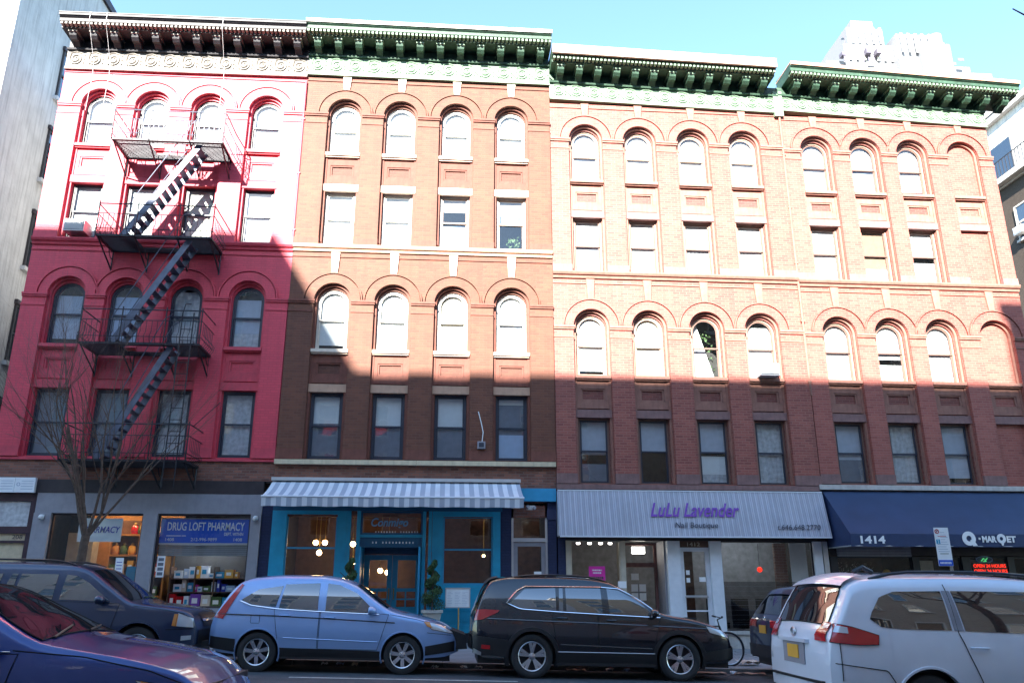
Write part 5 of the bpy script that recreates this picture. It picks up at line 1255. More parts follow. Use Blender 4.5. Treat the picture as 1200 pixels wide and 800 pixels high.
# ================================================================ BICYCLE
def bicycle(x, y):
    g = gz(x, y); r_ = .335
    b = empty('bicycle', (x, y, g), 'black bicycle with disc wheels parked on the pavement in front of the black suv', 'bicycle')
    yy = y; A = Vector((x - 1.03, yy, g + r_)); Fw = Vector((x, yy, g + r_))
    for c in (A, Fw):
        mb = MB(); mb.tube([(c.x + r_ * math.cos(t * math.pi / 18), yy, c.z + r_ * math.sin(t * math.pi / 18)) for t in range(37)], .022, 7)
        w_ = mb.build('wheel', 'rubber', b, smooth=60)
        mb = MB()
        for k in range(24):
            t = k * math.pi / 12; mb.bar((c.x, yy + (.02 if k % 2 else -.02), c.z), (c.x + .31 * math.cos(t), yy, c.z + .31 * math.sin(t)), .0016, 3, cap=False)
        mb.build('spokes', 'steel', w_, kind='stuff')
        MB().tube([(c.x + .308 * math.cos(t * math.pi / 18), yy, c.z + .308 * math.sin(t * math.pi / 18)) for t in range(37)], .01, 5).build('rim', 'steel', w_)
        MB().lathe([(.001, yy - .04), (.03, yy - .04), (.03, yy + .04), (.001, yy + .04)], (c.x, 0, c.z), 'y', 12).build('hub', 'iron_black', w_)
        MB().lathe([(.05, yy - .03), (.085, yy - .03), (.085, yy - .026), (.05, yy - .026), (.05, yy - .03)], (c.x, 0, c.z), 'y', 18).build('brake_disc', 'steel', w_)
    BB = Vector((x - .6, yy, g + .29)); ST = Vector((x - .75, yy, g + .80)); HT = Vector((x - .17, yy, g + .80)); HB = Vector((x - .12, yy, g + .64))
    mb = MB()
    for p, q, rr_ in ((BB, ST, .018), (ST, HT, .018), (BB, HB, .022), (HT, HB, .024)): mb.bar(p, q, rr_, 8)
    for s in (-.05, .05):
        mb.bar(BB + Vector((0, s * .6, 0)), A + Vector((0, s, 0)), .011, 6); mb.bar(ST + Vector((0, s * .3, -.05)), A + Vector((0, s, 0)), .009, 6)
    mb.build('frame', 'plastic_black', b, smooth=50)
    mb = MB()
    for s in (-.055, .055): mb.tube([HB + Vector((.01, s, -.02)), HB + Vector((.03, s, -.12)), Fw + Vector((0, s, 0))], .014, 6)
    mb.bar(HB + Vector((.01, -.06, -.02)), HB + Vector((.01, .06, -.02)), .016, 6); mb.build('fork', 'plastic_black', b, smooth=50)
    mb = MB(); mb.bar(HT, HT + Vector((-.03, 0, .14)), .014, 8); mb.bar(HT + Vector((-.03, 0, .14)), HT + Vector((.05, 0, .17)), .014, 6)
    c = HT + Vector((.05, 0, .17)); mb.tube([c + Vector((-.06, -.3, .03)), c + Vector((0, -.12, .01)), c, c + Vector((0, .12, .01)), c + Vector((-.06, .3, .03))], .012, 6); mb.build('handlebar', 'plastic_black', b, smooth=50)
    for s in (-1, 1): MB().bar(c + Vector((-.05, s * .2, .02)), c + Vector((-.08, s * .33, .035)), .018, 8).build('grip', 'rubber', b)
    mb = MB(); mb.bar(ST, ST + Vector((-.04, 0, .14)), .013, 8); mb.build('seat_post', 'steel', b)
    z = ST.z + .15; xx = ST.x - .04; MB().add([(xx - .14, yy - .07, z), (xx - .14, yy + .07, z), (xx + .14, yy + .012, z), (xx + .14, yy - .012, z), (xx - .13, yy - .07, z + .04), (xx - .13, yy + .07, z + .04), (xx + .13, yy + .01, z + .02), (xx + .13, yy - .01, z + .02)], [(0, 3, 2, 1), (4, 5, 6, 7), (0, 1, 5, 4), (1, 2, 6, 5), (2, 3, 7, 6), (3, 0, 4, 7)]).build('saddle', 'plastic_black', b)
    MB().ring(BB.x, BB.z, .07, .09, yy - .05, yy - .045, 0, 2 * math.pi, 20).build('chainring', 'steel', b)
    for s in (-1, 1): MB().bar(BB + Vector((0, s * .06, 0)), BB + Vector((.12 * s, s * .07, -.11)), .009, 5).box(BB.x + .12 * s - .045, BB.x + .12 * s + .045, yy + s * .07 - .03, yy + s * .07 + .03, BB.z - .12, BB.z - .1).build('crank', 'steel', b)
bicycle(6.13, -4.45)
q = tag(MB().add([(5.83, -4.5, gz(5.9, -4.5) + .01), (6.06, -4.53, gz(5.9, -4.5) + .008), (6.04, -4.4, gz(5.9, -4.5) + .11), (5.9, -4.4, gz(5.9, -4.5) + .2), (5.93, -4.46, gz(5.9, -4.5) + .12)], [(0, 1, 2, 3), (0, 1, 4), (0, 4, 3)]).build('orange_bag', 'lamp_amber'), 'crumpled orange red scrap caught below the bicycle front wheel', 'litter')

# bike rack and tree guard by the bare tree
g = gz(-5.05, -4.5)
MB().tube([(-5.35, -4.5, g - .1), (-5.35, -4.5, g + .62), (-5.30, -4.5, g + .78), (-5.18, -4.5, g + .86), (-5.06, -4.5, g + .78), (-5.01, -4.5, g + .62), (-5.01, -4.5, g - .1)], .028, 10).build('bike_rack', 'chrome', smooth=60, label='chrome hoop bike rack on the pavement left of the silver suv', cat='bike rack')
tg = empty('tree_guard', (-4.75, -4.4, g), 'low black iron guard rail on the pavement beside the chrome bike rack', 'railing')
MB().bar((-4.92, -4.3, g + .72), (-4.60, -4.3, g + .72), .018, 6).bar((-4.92, -4.3, g + .15), (-4.60, -4.3, g + .15), .014, 6).build('rail', 'iron_black', tg)
for k in range(5): MB().bar((-4.92 + k * .08, -4.3, g - .05), (-4.92 + k * .08, -4.3, g + .78), .011, 5).build('bar', 'iron_black', tg)

# ================================================================ LITTER IN THE GUTTER
def scrap(nm, m, x, y, w_, d, ang, label, cat='litter', h=.012, curl=.03):
    z = gz(x, y) + .006; c, s = math.cos(ang), math.sin(ang); P = []
    for i in range(5):
        row = []
        for j in range(3):
            a = (i / 4 - .5) * w_; b = (j / 2 - .5) * d
            row.append((x + a * c - b * s, y + a * s + b * c, z + SL * (a * c - b * s) * 1.0 + h + curl * abs(math.sin(i * 1.7 + j * 2.3 + x)) ))
        P.append(row)
    a = MB(); a.grid(P); a.grid([[(p[0], p[1], p[2] - .008) for p in r_] for r_ in P], flip=True)
    return a.build(nm, m, label=label, cat=cat)
scrap('cardboard_sheet', 'cardboard', 5.45, -5.22, .62, .25, .05, 'flattened brown cardboard in the gutter under the nose of the black suv', 'cardboard')
scrap('cardboard_sheet', 'cardboard', 6.28, -5.2, .66, .22, -.08, 'flattened brown cardboard in the gutter between the black suv and the dark blue suv', 'cardboard')
scrap('cardboard_sheet', 'stone_cream', 6.62, -4.25, .5, .3, .3, 'crumpled beige cardboard on the pavement behind the dark blue suv', 'cardboard', curl=.1)
scrap('cardboard_sheet', 'cardboard', 2.7, -5.12, .4, .16, .1, 'small cardboard strip at the kerb under the middle of the black suv', 'cardboard')
for k, (x, y, m, t) in enumerate(((-2.35, -5.05, 'paper', 'white crumpled paper at the kerb under the silver suv, nearest its rear wheel'), (-2.05, -5.0, 'blind_blue', 'pale blue crumpled wrapper at the kerb under the silver suv'), (-1.75, -5.08, 'stone_cream', 'beige paper scrap at the kerb under the silver suv'), (.42, -5.25, 'paper', 'white paper scrap in the gutter between the silver and black suvs, left one'), (.72, -5.2, 'paper', 'white paper scrap in the gutter between the silver and black suvs, right one'), (3.4, -5.1, 'paper', 'white crumpled paper below the door of the black suv'), (3.75, -5.12, 'blind_blue', 'pale blue plastic scrap below the front door of the black suv'), (5.9, -5.3, 'paper', 'shiny white scrap between the two flattened cardboards'), (-.15, -5.3, 'paper', 'white scrap by the front bumper of the silver suv'))):
    scrap('paper_scrap', m, x, y, .14, .10, k * .7, t, 'litter', curl=.06)

# ================================================================ CARS
def lin(pts, x):
    if x <= pts[0][0]: return pts[0][1]
    for (a, b), (c, d) in zip(pts[:-1], pts[1:]):
        if x <= c: return b + (d - b) * (x - a) / (c - a) if c > a else d
    return pts[-1][1]
class Curve:
    """monotone cubic through the points"""
    def __init__(s, pts):
        s.p = pts; n = len(pts); h = [pts[i + 1][0] - pts[i][0] for i in range(n - 1)]; dl = [(pts[i + 1][1] - pts[i][1]) / h[i] for i in range(n - 1)]
        m = [dl[0]] + [0 if dl[i - 1] * dl[i] <= 0 else 2 * dl[i - 1] * dl[i] / (dl[i - 1] + dl[i]) for i in range(1, n - 1)] + [dl[-1]]
        s.h, s.m = h, m
    def __call__(s, x):
        p = s.p
        if x <= p[0][0]: return p[0][1]
        if x >= p[-1][0]: return p[-1][1]
        i = max(k for k in range(len(p) - 1) if p[k][0] <= x); h = s.h[i]; t = (x - p[i][0]) / h
        return (1 + 2 * t) * (1 - t) ** 2 * p[i][1] + t * (1 - t) ** 2 * h * s.m[i] + t * t * (3 - 2 * t) * p[i + 1][1] + t * t * (t - 1) * h * s.m[i + 1]
def resample(pts, n):
    pts = [Vector(p) for p in pts]; d = [0]
    for a, b in zip(pts[:-1], pts[1:]): d.append(d[-1] + (b - a).length)
    out = []
    for i in range(n + 1):
        t = d[-1] * i / n; k = max(j for j in range(len(d)) if d[j] <= t + 1e-9); k = min(k, len(pts) - 2)
        f = (t - d[k]) / max(1e-9, d[k + 1] - d[k]); out.append(pts[k].lerp(pts[k + 1], f))
    return out
class Car:
    def __init__(s, name, label, loc, sp, cat='car'):
        s.sp = sp; s.L = sp['L'] / 2; s.W = sp['W'] / 2
        s.U = Curve(sp['U']); s.Lo = Curve(sp['Lo']); s.sec = Curve(sp['sec']); s.plan = Curve(sp['plan'])
        s.rc = sp.get('rc', .10); s.cr = sp.get('crown', .035)
        x, y, z = loc
        s.root = empty(name, loc, label, cat, sp.get('group'), local=True, rot=(0, -SL, sp.get('yaw', 0)))
        s.paint = sp['paint']; s.body()
    def Y(s, x, z):
        d = s.U(x) - z; c = 0
        if d < s.rc: t = 1 - max(0, d) / s.rc; c = s.rc * .75 * (1 - math.sqrt(max(0, 1 - t * t)))
        return s.W * s.sec(z) * s.plan(x) - c
    def col(s, x):
        lo, hi = s.zlo(x), s.U(x); r = min(s.rc, (hi - lo) * .6)
        return [lo + (hi - r - lo) * j / 8 for j in range(8)] + [hi - r + r * math.sin(math.pi / 2 * k / 6) for k in range(7)]
    def path(s):
        L = s.L; m = 12; P = []
        for z in s.col(-L)[:-1]: P.append((-L, z))
        for x in s.xs: P.append((x, s.U(x)))
        for z in s.col(L)[:-1][::-1]: P.append((L, z))
        return P
    def zlo(s, x):
        z = s.Lo(x)
        for xw in s.sp['wheels']:
            Ra = s.sp['Ra']
            if abs(x - xw) < Ra: z = max(z, s.sp['R'] + math.sqrt(Ra * Ra - (x - xw) ** 2))
        return z
    def strip(s, i, k, off=0.0):
        """point on the top strip: path position i (float), k in -1..1"""
        P = s.P; i = max(0, min(len(P) - 1.001, i)); a = int(i); f = i - a
        x = P[a][0] * (1 - f) + P[a + 1][0] * f; z = P[a][1] * (1 - f) + P[a + 1][1] * f
        n = s.nrm[a].lerp(s.nrm[a + 1], f).normalized()
        cr = s.cr * (1 - k * k) * (1.0)
        y = k * s.Y(x, z)
        return Vector((x + n.x * (cr + off), y, z + n.y * (cr + off)))
    def ix(s, x):
        for i in range(len(s.P) - 1):
            if s.P[i][0] <= x < s.P[i + 1][0] and 14 <= i: return i + (x - s.P[i][0]) / (s.P[i + 1][0] - s.P[i][0])
        return 12
    def iz(s, z, rear=True):
        P = s.P; rng = range(len(P) - 1) if rear else range(len(P) - 1, 0, -1)
        for i in rng:
            j = i + 1 if rear else i - 1
            a, b = P[i][1], P[j][1]
            if min(a, b) <= z <= max(a, b) and a != b: return i + (z - a) / (b - a) * (1 if rear else -1)
        return 0 if rear else len(P) - 1
    def body(s):
        L = s.L; xs = set()
        for i in range(57): xs.add(round(-L * math.cos(math.pi * i / 56), 4))
        for p in s.sp['U']: xs.add(round(p[0], 4))
        for xw in s.sp['wheels']:
            for k in range(17): xs.add(round(xw + s.sp['Ra'] * math.cos(math.pi * k / 16), 4))
        xs = sorted(xs); o = [xs[0]]
        for x in xs[1:]:
            if x - o[-1] > .006: o.append(x)
        o[-1] = round(L, 4); o[0] = round(-L, 4); s.xs = o
        s.P = s.path(); n = len(s.P); s.nrm = []
        for i in range(n):
            a = Vector(s.P[max(0, i - 1)]); b = Vector(s.P[min(n - 1, i + 1)]); d = (b - a); s.nrm.append(Vector((-d.y, d.x)).normalized() if d.length > 0 else Vector((0, 1)))
        mb = MB(); m = 12
        tj = [j / m for j in range(m + 1)]
        for sd in (-1, 1):
            mb.grid([[(x, sd * s.Y(x, z), z) for z in s.col(x)] for x in s.xs])
        K = [-1 + 2 * j / 14 for j in range(15)]
        mb.grid([[tuple(s.strip(i, k)) for k in K] for i in range(n)])
        s.b = mb.build('body', s.paint, s.root, smooth=38, weld=True)
        xw = s.sp['wheels']; R_ = s.sp['R']
        mb = MB(); q = s.W - .27
        mb.box(-L + .12, L - .12, -q, q, .24, .74); mb.box(xw[0] + s.sp['Ra'] + .02, xw[1] - s.sp['Ra'] - .02, -s.W + .06, s.W - .06, .24, .5)
        mb.build('underbody', 'plastic_black', s.root)
        for x in xw:
            for sd in (-1, 1): s.wheel(x, sd)
        s.arches()
    def arches(s):
        m = s.sp.get('clad')
        for x in s.sp['wheels']:
            for sd in (-1, 1):
                mb = MB(); Ra = s.sp['Ra']; P = []
                w_ = .065 if m else .018
                for k in range(25):
                    t = math.pi * (-.12 + 1.24 * k / 24); c, q = math.cos(t), math.sin(t)
                    row = []
                    for r_, o in ((Ra - .004, -.06), (Ra - .004, .012), (Ra + w_, .012), (Ra + w_ + .008, -.006)):
                        xx = max(-s.L + .01, min(s.L - .01, x + r_ * c)); zz_ = s.sp['R'] + r_ * q; row.append((xx, sd * (s.Y(xx, max(zz_, .2)) + o), zz_))
                    P.append(row)
                mb.grid(P, flip=sd > 0); mb.build('arch_trim', m or s.paint, s.root, smooth=50)
    def wheel(s, x, sd):
        R_ = s.sp['R']; y0 = sd * (s.W - .03); z = R_; yi = sd * (s.W - .25); f = lambda r_, y: (r_, y)
        prof = [(R_ * .66, yi), (R_ * .93, yi), (R_, yi + sd * .03), (R_, y0 - sd * .03), (R_ * .965, y0 - sd * .008), (R_ * .86, y0 + sd * .006), (R_ * .72, y0), (R_ * .67, y0 - sd * .02)]
        w_ = MB().lathe(prof, (x, 0, z), 'y', 40).build('wheel', 'rubber', s.root, smooth=40)
        rr_ = R_ * .68
        MB().lathe([(rr_, y0 - sd * .012), (rr_ * .95, y0 - sd * .004), (rr_ * .91, y0 - sd * .012), (rr_ * .90, y0 - sd * .09), (.001, y0 - sd * .11)], (x, 0, z), 'y', 36).build('rim_barrel', 'wheel_dark', w_, smooth=35)
        MB().lathe([(rr_, y0 - sd * .011), (rr_ * .96, y0 - sd * .002), (rr_ * .90, y0 - sd * .010), (rr_ * .90, y0 - sd * .03)], (x, 0, z), 'y', 36).build('rim', 'wheel_alloy', w_, smooth=35)
        kind, n = s.sp['spokes']; sp0 = None
        for k in range(n):
            t0 = 2 * math.pi * k / n + .3; mb = MB(); m = 'wheel_alloy'
            for dt in ((0,) if kind == 'one' else (-.17, .17)):
                a = t0 + dt * .6; b = t0 + dt; hw0, hw1 = (.030, .036) if kind == 'one' else (.018, .032)
                c0, q0, c1, q1 = math.cos(a), math.sin(a), math.cos(b), math.sin(b)
                ri, ro = .045, rr_ * .92
                pts = []
                for (cc, qq, r_, hw, yy) in ((c0, q0, ri, hw0, y0 - sd * .022), (c1, q1, ro, hw1, y0 - sd * .010)):
                    for s_ in (-1, 1):
                        for dy in (0, -.03 * sd): pts.append((x + cc * r_ - qq * hw * s_, yy + dy, z + qq * r_ + cc * hw * s_))
                mb.add(pts, [(0, 2, 6, 4), (1, 5, 7, 3), (0, 4, 5, 1), (2, 3, 7, 6), (4, 6, 7, 5), (0, 1, 3, 2)])
            mb.build('spoke', m, w_)
        MB().lathe([(.001, y0 - sd * .008), (.035, y0 - sd * .010), (.062, y0 - sd * .022), (.062, y0 - sd * .05)], (x, 0, z), 'y', 20).build('hub_cap', 'wheel_alloy', w_, smooth=35)
        mb = MB()
        for k in range(5): t = 2 * math.pi * k / 5; mb.lathe([(.001, y0 - sd * .012), (.009, y0 - sd * .012), (.009, y0 - sd * .03)], (x + .045 * math.cos(t), 0, z + .045 * math.sin(t)), 'y', 6)
        mb.build('lug_nuts', 'wheel_dark', w_, kind='stuff')
    def patch(s, nm, bot, top, m, off=.005, par=None, sides=(-1, 1), n=14, k=6, skirt=.02, outline=None, orad=.004, om='seam', rows=None):
        outs = []
        for sd in sides:
            A = resample(bot, n); B = resample(top, n); mb = MB(); G = []
            for i in range(n + 1):
                G.append([(lambda p: (p.x, sd * (s.Y(p.x, p.y) + off), p.y))(A[i].lerp(B[i], j / k)) for j in range(k + 1)])
            mb.grid(G)
            loop = [G[i][0] for i in range(n + 1)] + [G[n][j] for j in range(1, k + 1)] + [G[i][k] for i in range(n - 1, -1, -1)] + [G[0][j] for j in range(k - 1, 0, -1)]
            mb.grid([loop + [loop[0]], [(p[0], p[1] - sd * skirt, p[2]) for p in loop + [loop[0]]]])
            o = mb.build(nm, m, par or s.root, smooth=40); outs.append(o)
            if outline:
                mb = MB(); mb.tube([(p[0], p[1], p[2]) for p in loop + [loop[0]]], orad, 5); mb.build(outline, om, o, smooth=60)
        return outs
    def spatch(s, nm, i0, i1, k0, k1, m, off=.005, n=10, k=10, outline=None, orad=.006, om='seam', k0b=None, k1b=None, par=None):
        k0b = k0 if k0b is None else k0b; k1b = k1 if k1b is None else k1b; G = []
        for i in range(n + 1):
            t = i / n; a = k0 + (k0b - k0) * t; b = k1 + (k1b - k1) * t
            G.append([tuple(s.strip(i0 + (i1 - i0) * t, a + (b - a) * j / k, off)) for j in range(k + 1)])
        mb = MB(); mb.grid(G)
        o = mb.build(nm, m, par or s.root, smooth=40)
        if outline:
            loop = [G[i][0] for i in range(n + 1)] + [G[n][j] for j in range(1, k + 1)] + [G[i][k] for i in range(n - 1, -1, -1)] + [G[0][j] for j in range(k - 1, -1, -1)]
            MB().tube(loop, orad, 5).build(outline, om, o, smooth=60)
        return o
    def mirror(s, x, z, m=None):
        for sd in (-1, 1):
            y = sd * (s.Y(x, z) + .13)
            mb = MB(); mb.lathe([(.001, -.07), (.05, -.06), (.085, -.01), (.09, .04), (.075, .06), (.001, .062)], (0, 0, 0), 'y', 14)
            mb.v = [(x - .0 - p[1] * 1.1 + .02, y + p[0] * 1.25 * (1), z + p[2] * .85) for p in mb.v]
            o = mb.build('wing_mirror', m or s.paint, s.root, smooth=50)
            MB().bar((x + .02, sd * s.Y(x, z) - sd * .01, z - .05), (x + .03, y, z - .04), .02, 6).build('mirror_arm', 'plastic_black', o)
    def handle(s, x, z, m=None):
        for sd in (-1, 1):
            y = sd * s.Y(x, z)
            MB().tube([(x - .10, y, z), (x - .085, y + sd * .03, z), (x + .085, y + sd * .03, z), (x + .10, y, z)], .013, 6).build('door_handle', m or s.paint, s.root, smooth=50)
    def line(s, nm, pts, m, r_, off=.004, sides=(-1, 1), n=24):
        for sd in sides: MB().tube([(p.x, sd * (s.Y(p.x, p.y) + off), p.y) for p in resample(pts, n)], r_, 5).build(nm, m, s.root, smooth=60)
    def rails(s, x0, x1, m='plastic_black', h=.05, in_=.05):
        for sd in (-1, 1):
            P = [];
            for i in range(11):
                x = x0 + (x1 - x0) * i / 10; z = s.U(x); e = min(1, min(i, 10 - i) / 1.5)
                P.append((x, sd * (s.Y(x, z - .02) - in_), z + .0 + h * e))
            MB().tube(P, .02, 6).build('roof_rail', m, s.root, smooth=60)
    def emblem(s, x, y, z, r_, face, m='chrome'):
        mb = MB()
        if face == 'x':
            mb.tube([(x, y + r_ * math.cos(t * math.pi / 10), z + r_ * .72 * math.sin(t * math.pi / 10)) for t in range(21)], r_ * .12, 5)
            mb.tube([(x, y + r_ * .45 * math.cos(t * math.pi / 8), z + r_ * .6 * math.sin(t * math.pi / 8)) for t in range(17)], r_ * .1, 5)
        return mb.build('emblem', m, s.root, smooth=60)

SUVSEC = [(.2, .90), (.42, .965), (.68, 1.0), (.92, .985), (1.05, .955), (1.2, .908), (1.36, .84), (1.52, .745), (1.70, .61)]
# ---------------- silver-blue suv
c = Car('silver_suv', 'silver blue compact suv parked at the kerb in front of the striped awning', (-2.02, -5.80, gz(-2, -5.8) + .0), dict(
    L=4.52, W=1.82, paint='paint_silver_blue', wheels=(-1.36, 1.27), R=.345, Ra=.395, spokes=('one', 7), clad=None, group='cars parked along the kerb',
    U=[(-2.26, .82), (-2.22, .95), (-2.12, 1.12), (-1.98, 1.36), (-1.82, 1.54), (-1.6, 1.62), (-1.0, 1.675), (-.4, 1.68), (0, 1.64), (.30, 1.54), (.70, 1.28), (.95, 1.125), (1.12, 1.065), (1.6, .97), (1.98, .86), (2.15, .76), (2.26, .58)],
    Lo=[(-2.26, .45), (-2.05, .33), (-1, .27), (1, .27), (2.0, .32), (2.26, .40)], sec=SUVSEC,
    plan=[(-2.26, .80), (-2.12, .91), (-1.8, .975), (-1.2, 1), (1.2, 1), (1.7, .97), (2.0, .90), (2.16, .81), (2.26, .68)]))
c.patch('front_door', [(-.27, .42), (.80, .42)], [(-.27, 1.075), (.98, 1.045)], c.paint, .006, outline='door_gap')
c.patch('rear_door', [(-.98, .42), (-.90, .42), (-.29, .42)], [(-1.12, 1.10), (-.8, 1.09), (-.29, 1.075)], c.paint, .006, outline='door_gap')
for nm, b_, t_ in (('quarter_window', [(-1.74, 1.235), (-1.55, 1.16), (-1.10, 1.13)], [(-1.70, 1.27), (-1.45, 1.43), (-1.02, 1.50)]), ('rear_window', [(-1.04, 1.105), (-.33, 1.08)], [(-.98, 1.53), (-.35, 1.565)]), ('front_window', [(-.19, 1.075), (.30, 1.065), (.76, 1.055)], [(-.20, 1.565), (.02, 1.54), (.36, 1.40)])):
    c.patch(nm, b_, t_, 'glass_car', .008, n=18)
c.line('window_trim', [(-1.76, 1.22), (-1.55, 1.145), (-1.08, 1.095), (-.3, 1.065), (.80, 1.04)], 'chrome', .007, .012)
c.line('side_moulding', [(-2.15, .985), (-1.2, .975), (0, .94), (1.1, .90)], 'plastic_black', .011, .006)
c.line('lower_crease', [(-.9, .60), (.8, .56)], c.paint, .012, .002)
c.patch('sill_cladding', [(-.96, .28), (.86, .28)], [(-.96, .43), (.86, .40)], 'plastic_black', .010)
c.patch('rear_bumper', [(-2.24, .40), (-1.76, .34)], [(-2.24, .60), (-1.76, .56)], 'plastic_black', .012); c.patch('front_bumper', [(1.68, .34), (2.22, .42)], [(1.68, .50), (2.22, .60)], 'plastic_black', .012)
c.spatch('rear_bumper_face', 0, c.iz(.58), -1, 1, 'plastic_black', .012); c.spatch('front_bumper_face', c.iz(.56, False), len(c.P) - 1.01, -1, 1, 'plastic_black', .012)
c.patch('tail_light', [(-2.20, .92), (-2.03, .90)], [(-1.80, 1.52), (-1.75, 1.50)], 'lamp_red', .012, n=6, k=10)
c.patch('headlight', [(1.78, .80), (2.10, .74), (2.20, .72)], [(1.66, .94), (1.95, .88), (2.15, .77)], 'lamp_clear', .010, outline='lamp_edge'); c.patch('turn_light', [(1.70, .85), (1.79, .82)], [(1.63, .93), (1.74, .93)], 'lamp_amber', .014, n=4)
c.spatch('windscreen', c.ix(.32), c.ix(.93), -.9, .9, 'glass_car', .006); c.spatch('tailgate_window', c.ix(-2.10), c.ix(-1.86), -.86, .86, 'glass_car', .006)
c.spatch('grille', c.iz(.76, False), c.iz(.62, False), -.6, .6, 'plastic_black', .01)
c.mirror(.66, 1.10); c.handle(-.92, .985); c.handle(-.10, .965)
MB().prism([(2.12, .80), (2.42, .70), (2.46, .46), (2.20, .44)], -.62, .62, 'y').build('bumper_guard', 'rubber', c.root)
MB().prism([(-2.40, .42), (-2.16, .42), (-2.16, .52), (-2.40, .50)], -.7, .7, 'y').build('bumper_pad', 'rubber', c.root)

c.line('bonnet_gap', [(1.0, 1.04), (1.5, .965), (1.9, .865)], 'seam', .004, .002); c.line('bumper_gap', [(1.70, .74), (2.15, .70)], 'seam', .004, .003); c.line('fuel_flap', [(-1.52, .98), (-1.36, .98), (-1.36, .84), (-1.52, .84), (-1.52, .98)], 'seam', .003, .003, sides=(-1,))
MB().tube([(.05, -.3, 1.70), (-.05, -.3, 1.78)], .008, 4).build('aerial', 'plastic_black', c.root)

# ---------------- black suv
c = Car('black_suv', 'glossy black three row suv parked in front of the nail salon', (2.98, -5.98, gz(3, -5.98)), dict(
    L=4.94, W=1.99, paint='paint_black', wheels=(-1.37, 1.37), R=.385, Ra=.44, spokes=('two', 5), clad='plastic_black', group='cars parked along the kerb',
    U=[(-2.47, .80), (-2.46, 1.02), (-2.40, 1.18), (-2.24, 1.56), (-2.12, 1.69), (-1.75, 1.76), (-.8, 1.79), (-.3, 1.775), (.12, 1.71), (.58, 1.46), (.98, 1.22), (1.15, 1.155), (1.7, 1.07), (2.1, .96), (2.34, .82), (2.44, .62)],
    Lo=[(-2.47, .48), (-2.2, .34), (-1, .30), (1, .30), (2.2, .32), (2.47, .40)], sec=[(.2, .90), (.42, .965), (.70, 1.0), (.98, .985), (1.12, .955), (1.28, .905), (1.45, .83), (1.62, .73), (1.82, .60)],
    plan=[(-2.47, .82), (-2.35, .92), (-2.0, .98), (-1.2, 1), (1.2, 1), (1.8, .975), (2.15, .91), (2.34, .82), (2.47, .68)]))
c.patch('front_door', [(-.14, .44), (.86, .44)], [(-.14, 1.14), (1.02, 1.11)], c.paint, .006, outline='door_gap')
c.patch('rear_door', [(-.90, .44), (-.16, .44)], [(-1.02, 1.17), (-.16, 1.14)], c.paint, .006, outline='door_gap')
for nm, b_, t_ in (('quarter_window', [(-1.80, 1.30), (-1.6, 1.22), (-.93, 1.19)], [(-1.72, 1.36), (-1.52, 1.55), (-.93, 1.585)]), ('rear_vent_window', [(-.88, 1.185), (-.80, 1.183)], [(-.86, 1.585), (-.79, 1.588)]), ('rear_window', [(-.74, 1.18), (-.06, 1.155)], [(-.74, 1.59), (-.07, 1.60)]), ('front_window', [(.07, 1.15), (.5, 1.14), (.92, 1.13)], [(.05, 1.60), (.28, 1.57), (.60, 1.42)])):
    c.patch(nm, b_, t_, 'glass_car', .008, n=18)
c.line('window_trim', [(-.05, 1.62), (-1.5, 1.60), (-1.66, 1.52), (-1.86, 1.30), (-1.6, 1.20), (-.9, 1.165), (0, 1.135), (1.02, 1.105)], 'chrome', .010, .012, n=60)
c.line('window_trim', [(-.05, 1.62), (.28, 1.60), (.62, 1.44), (1.02, 1.16)], 'chrome', .010, .010, n=30)
c.line('shoulder_crease', [(-2.2, 1.02), (-1.3, 1.0), (0, .98), (1.9, .93)], c.paint, .014, -.002, n=40)
c.line('lower_crease', [(-.85, .60), (.85, .56)], c.paint, .012, .002); c.line('sill_trim', [(-.9, .475), (.9, .475)], 'steel', .008, .012)
c.patch('sill_cladding', [(-.92, .30), (.92, .30)], [(-.92, .46), (.92, .46)], 'plastic_black', .010)
c.patch('rear_bumper', [(-2.45, .42), (-1.82, .36)], [(-2.45, .72), (-1.82, .66)], 'plastic_black', .012); c.patch('front_bumper', [(1.82, .34), (2.44, .42)], [(1.82, .52), (2.44, .60)], 'plastic_black', .012)
c.spatch('rear_bumper_face', 0, c.iz(.70), -1, 1, 'plastic_black', .012)
c.patch('skid_trim', [(-2.44, .42), (-2.30, .38)], [(-2.44, .50), (-2.30, .44)], 'steel', .02); c.patch('reflector', [(-2.30, .50), (-2.14, .49)], [(-2.30, .57), (-2.14, .56)], 'lamp_red', .02, n=4)
c.patch('tail_light', [(-2.44, .98), (-2.30, 1.00), (-2.02, 1.13)], [(-2.40, 1.17), (-2.25, 1.18), (-1.98, 1.17)], 'lamp_red', .014)
c.patch('headlight', [(1.95, .86), (2.25, .79), (2.40, .74)], [(1.88, .98), (2.2, .91), (2.38, .80)], 'lamp_clear', .010, outline='lamp_edge')
c.spatch('windscreen', c.ix(.15), c.ix(.96), -.9, .9, 'glass_car', .006); c.spatch('tailgate_window', c.ix(-2.38), c.ix(-2.20), -.86, .86, 'glass_car', .006)
c.spatch('roof_spoiler', c.ix(-2.20), c.ix(-2.0), -.92, .92, 'plastic_black', .03); c.spatch('grille', c.iz(.80, False), c.iz(.55, False), -.6, .6, 'plastic_black', .01)
c.mirror(.88, 1.18); c.handle(-.82, 1.06); c.handle(.10, 1.04)
c.rails(-1.7, .1, 'plastic_black', .03)

c.line('bonnet_gap', [(1.05, 1.12), (1.6, 1.06), (2.1, .93)], 'seam', .004, .002); c.line('bumper_gap', [(1.82, .80), (2.3, .74)], 'seam', .004, .003)

